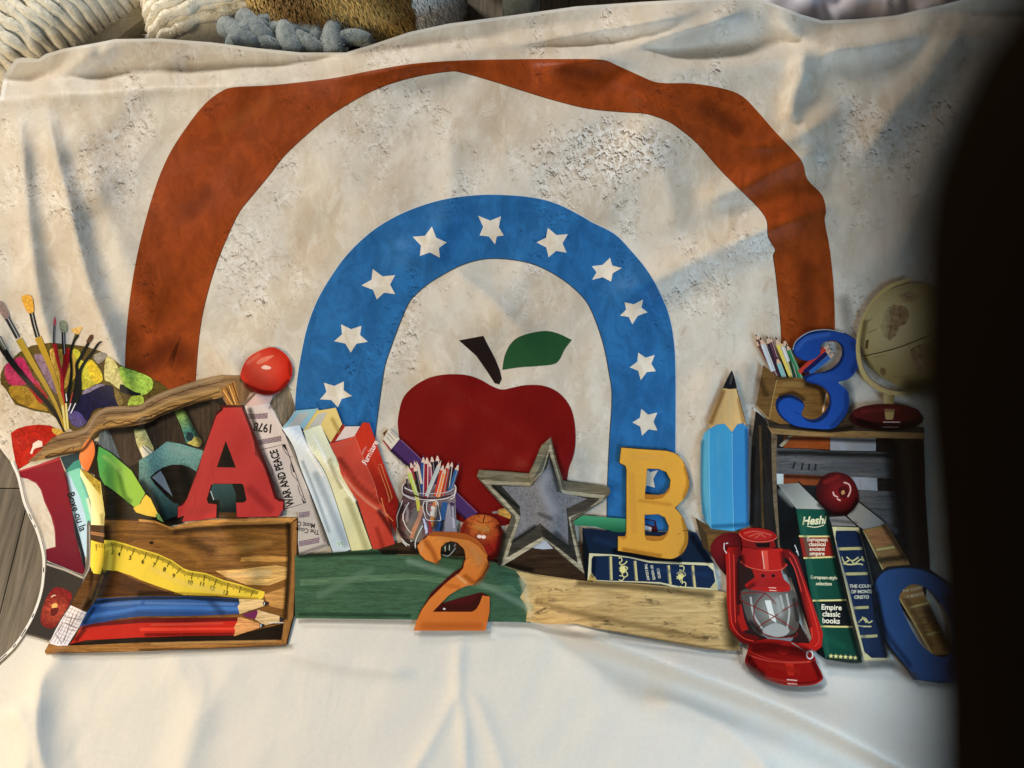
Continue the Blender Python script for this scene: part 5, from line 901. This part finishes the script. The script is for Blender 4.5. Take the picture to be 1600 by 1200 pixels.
# ================================================================== build the cloth and its printed parts
def build(key, name, parent):
    P = parts[key]; v = np.array(P['v']); p, n = on_cloth(v[:, 0], v[:, 1])
    p = p + n * (np.array(P['l'], float) * LIFT)[:, None]
    me = bpy.data.meshes.new(name); me.from_pydata(p.tolist(), [], P['f'])
    for mt in P['mats']: me.materials.append(fab(mt))
    me.polygons.foreach_set('material_index', P['m'])
    ca = me.color_attributes.new('ink', 'FLOAT_COLOR', 'POINT'); c4 = np.array(P['c']); ca.data.foreach_set('color', c4.ravel())
    ua = me.attributes.new('print_uv', 'FLOAT_VECTOR', 'POINT'); u3 = np.zeros((len(v), 3)); u3[:, :2] = v / 100.0; ua.data.foreach_set('vector', u3.ravel())
    me.update(); me.polygons.foreach_set('use_smooth', [True] * len(me.polygons))
    me.normals_split_custom_set_from_vertices([tuple(x) for x in n / np.linalg.norm(n, axis=1)[:, None]])
    o = bpy.data.objects.new(name, me); return link(o, parent)
cloth = build(('cloth', None), 'backdrop_cloth', None)
tag(cloth, 'large printed fabric backdrop with rainbow arches and school things spread wrinkled over the floor', 'backdrop')
roots = {}
for (mo, pc) in order:
    if mo == 'cloth': continue
    if mo not in roots:
        if (mo, None) in parts: r = build((mo, None), mo.split('#')[0], cloth)
        else: r = link(bpy.data.objects.new(mo.split('#')[0], None), cloth)
        if mo in LABELS: r['label'] = LABELS[mo]
        roots[mo] = r
    if pc is not None:
        o = build((mo, pc), pc.split('#')[0], roots[mo])
        if pc in ('shading', 'flaked_paint', 'tick_marks', 'dash', 'numerals', 'bar_line', 'gold_stars', 'gold_ornament', 'grain_line'): o['kind'] = 'stuff'
# ================================================================== the room around the cloth
def mesh_ob(name, verts, faces, mat, parent=None, smooth=True):
    me = bpy.data.meshes.new(name); me.from_pydata([tuple(v) for v in verts], [], faces); me.update()
    if mat: me.materials.append(mat)
    me.polygons.foreach_set('use_smooth', [smooth] * len(me.polygons))
    return link(bpy.data.objects.new(name, me), parent)
def tube(path, rad, seg=10, wob=0.0, seed=0, caps=True):
    rs = random.Random(seed); V, Fc = [], []; n = len(path); path = [Vector(p) for p in path]
    for i, p in enumerate(path):
        t = (path[min(i + 1, n - 1)] - path[max(i - 1, 0)]).normalized()
        a = t.cross(Vector((0, 0, 1)));  a = a.normalized() if a.length > 1e-4 else Vector((1, 0, 0)); b = a.cross(t)
        r = rad[i] if hasattr(rad, '__len__') else rad
        for k in range(seg):
            an = 2 * math.pi * k / seg; rr = r * (1 + wob * (rs.random() - .5)); V.append(p + a * rr * math.cos(an) + b * rr * math.sin(an))
    for i in range(n - 1):
        for k in range(seg): Fc.append((i * seg + k, i * seg + (k + 1) % seg, (i + 1) * seg + (k + 1) % seg, (i + 1) * seg + k))
    if caps: Fc.append(tuple(range(seg))[::-1]); Fc.append(tuple((n - 1) * seg + k for k in range(seg)))
    return V, Fc
def box(x0, x1, y0, y1, z0, z1):
    V = [(x, y, z) for z in (z0, z1) for y in (y0, y1) for x in (x0, x1)]
    return V, [(0, 2, 3, 1), (4, 5, 7, 6), (0, 1, 5, 4), (2, 6, 7, 3), (0, 4, 6, 2), (1, 3, 7, 5)]
# ---- floor of grey-brown planks
def plank_mat():
    m, nt, b = new_mat('floor_plank'); tc = nt.nodes.new('ShaderNodeTexCoord').outputs['Object']; inf = nt.nodes.new('ShaderNodeObjectInfo')
    off = nt.nodes.new('ShaderNodeVectorMath'); off.operation = 'ADD'; nt.links.new(tc, off.inputs[0]); nt.links.new(inf.outputs['Random'], off.inputs[1])
    g = noise(nt, mapping(nt, off.outputs[0], (22, 1.3, 1)), 2.2, 6, 0.65, 1.2); g2 = noise(nt, mapping(nt, off.outputs[0], (60, 2.5, 1)), 3.0, 4, 0.6, 0.5)
    c = mixc(nt, ramp(nt, g, [(0.3, 0.0), (0.7, 1.0)]), (0.062, 0.048, 0.034), (0.20, 0.163, 0.120))
    c = mixc(nt, ramp(nt, g2, [(0.5, 0.0), (0.75, 0.6)]), c, (0.055, 0.045, 0.033))
    c = mixc(nt, 1.0, c, mixc(nt, inf.outputs['Random'], (0.78, 0.78, 0.78), (1.25, 1.22, 1.18)), 'MULTIPLY')
    nt.links.new(c, b.inputs['Base Color']); b.inputs['Roughness'].default_value = 0.38
    bp = N(nt, 'ShaderNodeBump', Strength=0.25, Distance=0.002); nt.links.new(g2, bp.inputs['Height']); nt.links.new(bp.outputs[0], b.inputs['Normal'])
    return m
mgap, _, bg_ = new_mat('floor_gap'); bg_.inputs['Base Color'].default_value = (0.02, 0.016, 0.012, 1)
V_, F_ = box(-4.2, 4.2, -3.2, 5.6, -0.05, -0.009)
floor = tag(mesh_ob('floor', V_, F_, mgap, None, False), kind='structure')
PM = plank_mat(); PW, PL = 0.165, 1.30; pv, pf = box(-PW / 2 + .0012, PW / 2 - .0012, -PL / 2 + .0012, PL / 2 - .0012, -0.009, 0.0)
pme = bpy.data.meshes.new('plank'); pme.from_pydata(pv, [], pf); pme.materials.append(PM); pme.update()
rp = random.Random(4); joint = at(20, 763, 0)
for i in range(-13, 14):
    x = i * PW + joint.x - 0.045; y0 = -2.9 + rp.random() * PL
    if abs(x - joint.x) < PW * 0.9: y0 = joint.y - PL / 2 - PL * 2
    while y0 < 5.2:
        if abs(x) > 0.62 or y0 > 0.7:
            o = link(bpy.data.objects.new('plank', pme), floor); o.location = (x, y0, 0)
        y0 += PL
# ---- yarn and fur materials
def yarn_mat(name, ca, cb, sc=70):
    m, nt, b = new_mat(name); tc = nt.nodes.new('ShaderNodeTexCoord').outputs['Object']
    n1 = noise(nt, tc, sc, 4, 0.65, 0.6); n2 = noise(nt, tc, sc * 5, 3, 0.7)
    nt.links.new(mixc(nt, ramp(nt, n1, [(0.3, 0.0), (0.7, 1.0)]), ca, cb), b.inputs['Base Color'])
    b.inputs['Roughness'].default_value = 0.95; b.inputs['Specular IOR Level'].default_value = 0.1; b.inputs['Sheen Weight'].default_value = 0.4
    bp = N(nt, 'ShaderNodeBump', Strength=0.7, Distance=0.006); nt.links.new(mth(nt, 'ADD', n1, mth(nt, 'MULTIPLY', n2, 0.6)), bp.inputs['Height']); nt.links.new(bp.outputs[0], b.inputs['Normal'])
    return m
CREAM = yarn_mat('cream_chenille', (0.74, 0.66, 0.50), (0.90, 0.85, 0.72)); GREY = yarn_mat('grey_chenille', (0.12, 0.145, 0.15), (0.25, 0.285, 0.285), 45)
def fuzz(name, path_sets, mat, parent, n, ln, seed):
    """short fibres standing off the yarn"""
    rs = random.Random(seed); V, Fc = [], []
    for _ in range(n):
        P = rs.choice(path_sets); i = rs.randrange(len(P[0]) - 1); t = rs.random(); p = Vector(P[0][i]).lerp(Vector(P[0][i + 1]), t); r = P[1]
        d = Vector((rs.gauss(0, 1), rs.gauss(0, 1), abs(rs.gauss(0, 1)) + .1)).normalized(); q = p + d * r * 0.93; e = q + (d + Vector((rs.gauss(0, .5), rs.gauss(0, .5), rs.gauss(0, .5)))) * ln
        s = d.cross(Vector((rs.random(), rs.random(), rs.random()))).normalized() * ln * .16; k = len(V); V += [q - s, q + s, e]; Fc.append((k, k + 1, k + 2))
    o = mesh_ob(name, V, Fc, mat, parent); o['kind'] = 'stuff'; return o
def knit_pillow(loc, rx, ry, rz, rot, rows, mat, label, cat='pillow', group=None, seed=1):
    root = link(bpy.data.objects.new('knit_pillow', None)); root.location = loc; root.rotation_euler = (0, 0, R(rot)); tag(root, label, cat, group)
    def top(x, y): return rz * (max(0, 1 - abs(x / rx) ** 2.6) * max(0, 1 - abs(y / ry) ** 2.6)) ** 0.42
    V, Fc = [], []; n = 26
    for s in (1, -1):
        for j in range(n + 1):
            for i in range(n + 1):
                x, y = rx * (2 * i / n - 1), ry * (2 * j / n - 1); V.append((x, y, rz + s * top(x, y) * .93))
        o = 0 if s == 1 else (n + 1) ** 2
        for j in range(n):
            for i in range(n):
                a = o + j * (n + 1) + i; q = (a, a + 1, a + n + 2, a + n + 1); Fc.append(q if s == 1 else q[::-1])
    mesh_ob('cushion', V, Fc, mat, root); rs = random.Random(seed); sets = []
    for k in range(rows):
        x0 = rx * (2 * (k + .5) / rows - 1) * .97; path = []; r = rx / rows * 1.16; ph = rs.random() * 6
        for j in range(41):
            y = ry * (2 * j / 40 - 1) * .98; x = x0 + r * .32 * math.sin(ph + j * .8) + r * .2 * (rs.random() - .5); path.append((x, y, rz + top(x0, y) - r * .25 + r * .14 * math.sin(j * 1.9 + ph)))
        rad = [r * (1 + .13 * math.sin(j * 1.5 + ph) + .10 * (rs.random() - .5)) for j in range(41)]; vv_, ff_ = tube(path, rad, 9, 0.16, seed + k)
        mesh_ob('yarn_row', vv_, ff_, mat, root); sets.append((path, r))
    fuzz('yarn_fibres', sets, mat, root, 5200, 0.008, seed)
    return root
knit_pillow((at(20, 40, .16).x, 1.55, 0.01), .25, .27, .145, 53, 21, CREAM, 'cream chunky knit pillow with diagonal rows at the corner of the cloth', seed=3)
knit_pillow((at(362, 20, .16).x, 1.66, 0.01), .22, .235, .145, -72, 19, CREAM, 'cream chunky knit pillow squeezed between the bare floor and the brown fur cushion', seed=9)
def chunky_throw(name, centres, r, label, seed):
    rs = random.Random(seed); root = link(bpy.data.objects.new(name, None)); c0 = Vector(centres[0]); root.location = (c0.x, c0.y, 0); tag(root, label, 'throw'); sets = []
    for k, c in enumerate(centres):
        c = Vector(c) - Vector((c0.x, c0.y, 0)); a = rs.random() * 3.14; path = []; w = r * rs.uniform(.8, 1.25)
        for j in range(15):
            t = math.pi * (j / 14 - .5) * 1.5; path.append((c.x + math.cos(a) * w * math.sin(t) * 1.25 - math.sin(a) * w * .4 * math.cos(t), c.y + math.sin(a) * w * math.sin(t) * 1.25 + math.cos(a) * w * .4 * math.cos(t), c.z + w * .35 * math.cos(t)))
        rad = [w * .72 * (0.55 + .45 * math.sin(math.pi * (j + .6) / 15.2)) for j in range(15)]; vv_, ff_ = tube(path, rad, 12, 0.08, seed + k); mesh_ob('yarn_loop', vv_, ff_, GREY, root); sets.append((path, w * .66))
    fuzz('yarn_fibres', sets, GREY, root, 2600, 0.009, seed)
    vv_, ff_ = tube([(0, 0, 0), (0, 0, max(0.05, c0.z - r * .6))], r * 1.3, 12); mesh_ob('folded_core', vv_, ff_, GREY, root)
rs = random.Random(12); cs = []
for x, y in [(455, 80), (372, 72), (398, 62), (425, 60), (450, 66), (478, 64), (500, 72), (525, 80), (548, 86), (385, 84), (415, 82), (480, 84), (515, 92)]:
    p = at(x, y, .235 + rs.uniform(-.008, .008)); cs.append((p.x, p.y + .045, p.z - .012))
chunky_throw('knit_throw', cs, .030, 'slate grey chunky knit throw heaped before the brown fur cushion', 5)
cs = [tuple(at(x, y, .22) + Vector((0, .10, 0))) for x, y in [(815, 10), (795, 18), (835, 8), (845, 14), (808, 2), (830, -8)]]
chunky_throw('knit_throw', cs, .036, 'slate grey chunky knit throw below the round tan tabletop', 8)
p = at(682, 20, .24); chunky_throw('knit_throw', [(p.x, p.y + .1, p.z - .02), (p.x - .03, p.y + .12, p.z - .02), (p.x + .005, p.y + .16, p.z)], .040, 'small grey knit tuft beside the carved silver leg', 4)
# ---- brown fur cushion with a white patch
fur_c, nt, b = new_mat('fur'); tcx = nt.nodes.new('ShaderNodeTexCoord').outputs['Object']
vc = N(nt, 'ShaderNodeVertexColor', _layer_name='coat').outputs[0]; nt.links.new(vc, b.inputs['Base Color']); b.inputs['Roughness'].default_value = 0.75; b.inputs['Specular IOR Level'].default_value = 0.25
def fur_cushion():
    c = at(540, 22, .20); root = link(bpy.data.objects.new('fur_cushion', None)); root.location = (c.x, c.y + .10, 0); root.rotation_euler = (0, 0, R(6)); tag(root, 'golden brown long fur cushion with a white patch behind the cloth', 'cushion')
    rx, ry, rz = .275, .20, .165; rs = random.Random(2)
    def coat(x, y, z):
        s = .5 + .5 * math.sin(x * 26 + math.sin(y * 19 + z * 14) * 1.6); k = min(1, max(0, s * 1.1 - .1)); base = np.array([.17, .095, .026]) * (1 - k) + np.array([.60, .41, .14]) * k
        if x > .15 + .25 * (y + .1) * (y + .1): base = np.array([.78, .77, .74])
        return base * rs.uniform(.75, 1.2)
    def surf(th, ph): 
        return Vector((rx * math.copysign(abs(math.cos(th)) ** .75, math.cos(th)) * math.cos(ph), ry * math.sin(th) * math.cos(ph), rz + rz * math.sin(ph)))
    V, Fc, Cc = [], [], []; n, m = 40, 20
    for j in range(m + 1):
        for i in range(n):
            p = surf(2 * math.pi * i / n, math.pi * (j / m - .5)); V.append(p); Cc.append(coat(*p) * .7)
    for j in range(m):
        for i in range(n): Fc.append((j * n + i, j * n + (i + 1) % n, (j + 1) * n + (i + 1) % n, (j + 1) * n + i))
    V2, F2, C2 = [], [], []
    for _ in range(34000):
        th = rs.random() * 6.283; ph = math.asin(rs.uniform(-.35, 1)); p = surf(th, ph); nn = Vector((p.x / rx ** 2, p.y / ry ** 2, (p.z - rz) / rz ** 2)).normalized()
        lay = (Vector((.25, -.75, -.25)) + Vector((rs.gauss(0, .15), rs.gauss(0, .15), rs.gauss(0, .15)))); d = (nn * .55 + lay - nn * lay.dot(nn)).normalized(); L_ = rs.uniform(.014, .027)
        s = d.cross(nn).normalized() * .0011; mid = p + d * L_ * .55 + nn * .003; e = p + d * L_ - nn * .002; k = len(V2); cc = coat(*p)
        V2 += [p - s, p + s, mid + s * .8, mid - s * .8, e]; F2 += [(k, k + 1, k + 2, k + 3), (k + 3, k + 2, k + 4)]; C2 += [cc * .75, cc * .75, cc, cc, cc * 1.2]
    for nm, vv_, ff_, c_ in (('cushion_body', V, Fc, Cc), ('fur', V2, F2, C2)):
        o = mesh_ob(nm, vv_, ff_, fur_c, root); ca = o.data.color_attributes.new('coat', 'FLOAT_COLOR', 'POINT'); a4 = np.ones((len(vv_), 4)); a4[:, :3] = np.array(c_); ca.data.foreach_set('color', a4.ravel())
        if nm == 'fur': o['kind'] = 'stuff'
fur_cushion()
# ---- furniture feet beyond the cloth
def plain(name, col, rough=.5, metal=0.0, nscale=0, namp=.3, bump=0.0):
    m, nt, b = new_mat(name); b.inputs['Roughness'].default_value = rough; b.inputs['Metallic'].default_value = metal
    tc = nt.nodes.new('ShaderNodeTexCoord').outputs['Object']; n = noise(nt, mapping(nt, tc, (1, 4, 1)), nscale or 12, 4, .6, .5)
    nt.links.new(mixc(nt, 1.0, (*col, 1), mixc(nt, n, (1 - namp,) * 3, (1 + namp,) * 3), 'MULTIPLY'), b.inputs['Base Color'])
    if bump: bp = N(nt, 'ShaderNodeBump', Strength=bump, Distance=.004); nt.links.new(n, bp.inputs['Height']); nt.links.new(bp.outputs[0], b.inputs['Normal'])
    return m
TAN = plain('tan_wood', (.55, .42, .24), .45); DARK = plain('dark_wood', (.05, .038, .022), .5); OLIVE = plain('olive_wood', (.20, .15, .08), .5); SILV = plain('carved_silver', (.55, .52, .47), .35, .75, 90, .5, 1.0)
BY = 1.72
def px_x(x, y, yy):   # x of the photo column at depth yy and the height seen at row y
    d = FWD + RGT * ((x - 800) / FPX) - UPV * ((y - 600) / FPX); t = yy / d[1]; return d[0] * t, CAM_H + d[2] * t
leg = link(bpy.data.objects.new('carved_leg', None)); lx, lz = px_x(711, 15, BY); leg.location = (lx, BY, 0); tag(leg, 'carved silver furniture leg beside the white fur patch', 'leg')
v_, f_ = box(-.028, .028, -.028, .028, 0, .42); mesh_ob('post', v_, f_, SILV, leg, False)
rl = random.Random(6)
for k in range(64):
    zz = .02 + (k // 4) * .026; xx = -.021 + (k % 4) * .014; pth = [(xx + .006 * math.cos(a + k), -.029, zz + .009 * math.sin(a * (1 + k % 2))) for a in np.linspace(0, 5, 8)]; v_, f_ = tube(pth, .0028, 5); mesh_ob('carved_scroll', v_, f_, SILV, leg)
for zz in (.13, .27, .38): v_, f_ = box(-.033, .033, -.035, .033, zz - .006, zz + .006); mesh_ob('collar', v_, f_, SILV, leg, False)
cab = link(bpy.data.objects.new('cabinet', None)); cx0, _z = px_x(728, 10, 1.86); cx1, _z = px_x(1215, 5, 1.86); cab.location = (cx0, 1.86, 0); tag(cab, 'dark slatted wooden cabinet with pale top edge behind the cloth', 'cabinet')
wd = cx1 - cx0; v_, f_ = box(0, wd, .02, .5, .05, .30); mesh_ob('body', v_, f_, DARK, cab, False)
v_, f_ = box(-.005, .05, -.02, .5, 0, .30); mesh_ob('corner_post', v_, f_, OLIVE, cab, False)
v_, f_ = box(wd - .05, wd + .005, -.02, .5, 0, .30); mesh_ob('corner_post', v_, f_, OLIVE, cab, False)
for k in range(16):
    x = .07 + k * (wd - .14) / 15; v_, f_ = box(x - .010, x + .010, -.004, .02, .05, .295); mesh_ob('slat', v_, f_, DARK if k % 2 else OLIVE, cab, False)
v_, f_ = box(.18, wd + .01, -.03, .5, .302, .325); mesh_ob('top', v_, f_, TAN, cab, False)
tx, tz = px_x(795, -12, 1.80); tb = link(bpy.data.objects.new('round_tray', None)); tb.location = (tx, 1.80 + .02, .33); tag(tb, 'round tan wooden tray resting on the cabinet edge', 'tray')
V_, F_ = [], []; n = 40; prof = [(.0, 0), (.11, 0), (.122, .008), (.125, .02), (.118, .024), (.11, .014), (0, .014)]
for r_, z_ in prof:
    for i in range(n): V_.append((r_ * math.cos(2 * math.pi * i / n), r_ * math.sin(2 * math.pi * i / n), z_))
for j in range(len(prof) - 1):
    for i in range(n): F_.append((j * n + i, j * n + (i + 1) % n, (j + 1) * n + (i + 1) % n, (j + 1) * n + i))
mesh_ob('dish', V_, F_, TAN, tb)
# ---- lilac sheet
LIL = plain('lilac_cotton', (.66, .61, .66), .85, 0, 6, .03)
c = at(1365, 10, .22); lil = link(bpy.data.objects.new('lilac_sheet', None)); lil.location = (c.x, c.y + .17, 0); tag(lil, 'crumpled lilac cotton sheet bundled behind the cloth', 'sheet')
V_, F_ = [], []; nx, ny = 90, 50
for j in range(ny + 1):
    for i in range(nx + 1):
        x, y = (i / nx - .5) * .62, (j / ny - .5) * .46; e = max(0, 1 - (abs(x) / .31) ** 3) * max(0, 1 - (abs(y) / .23) ** 3)
        f = .018 * math.sin(x * 26 + y * 34 + 1.5 * math.sin(x * 9)) + .010 * math.sin(x * 61 - y * 22 + math.sin(y * 30)) + .006 * math.sin(x * 120 + y * 50)
        V_.append((x, y, max(.003, e ** .5 * (.25 + f * (.4 + e)))))
for j in range(ny):
    for i in range(nx): a = j * (nx + 1) + i; F_.append((a, a + 1, a + nx + 2, a + nx + 1))
mesh_ob('folded_layer', V_, F_, LIL, lil)
# ---- fingertip over the edge of the lens
def cam_pt(x, y, depth): return Vector((CAMP + (FWD + RGT * ((x - 800) / FPX) - UPV * ((y - 600) / FPX)) * depth).tolist())
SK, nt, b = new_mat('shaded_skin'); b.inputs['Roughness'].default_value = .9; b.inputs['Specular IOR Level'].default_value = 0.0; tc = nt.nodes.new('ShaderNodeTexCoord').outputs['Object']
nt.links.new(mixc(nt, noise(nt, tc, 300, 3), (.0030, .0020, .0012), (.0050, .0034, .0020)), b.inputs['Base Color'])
fy = np.linspace(-420, 2000, 52)
axis = [cam_pt(float(np.interp(y, [-420, 0, 150, 300, 600, 900, 1200, 2000], [2310, 1908, 1782, 1700, 1654, 1644, 1642, 1650])), float(y), float(np.interp(y, [-420, 0, 300, 600, 1200, 2000], [.0205, .0225, .0265, .031, .040, .052]))) for y in fy]
L0 = [(axis[i] - axis[0]).length for i in range(len(axis))]; rad = []
for l in L0:
    r = .0074 + .0003 * math.sin(l * 130)
    if l < .0072: r *= math.sqrt(max(.02, 1 - (1 - l / .0072) ** 2))
    rad.append(r)
v_, f_ = tube(axis, rad, 28, 0, 0); fg = mesh_ob('fingertip', v_, f_, SK)
tag(fg, 'dark out of focus fingertip covering the lens edge beside the globe', 'finger')
print('objects', len(bpy.data.objects))
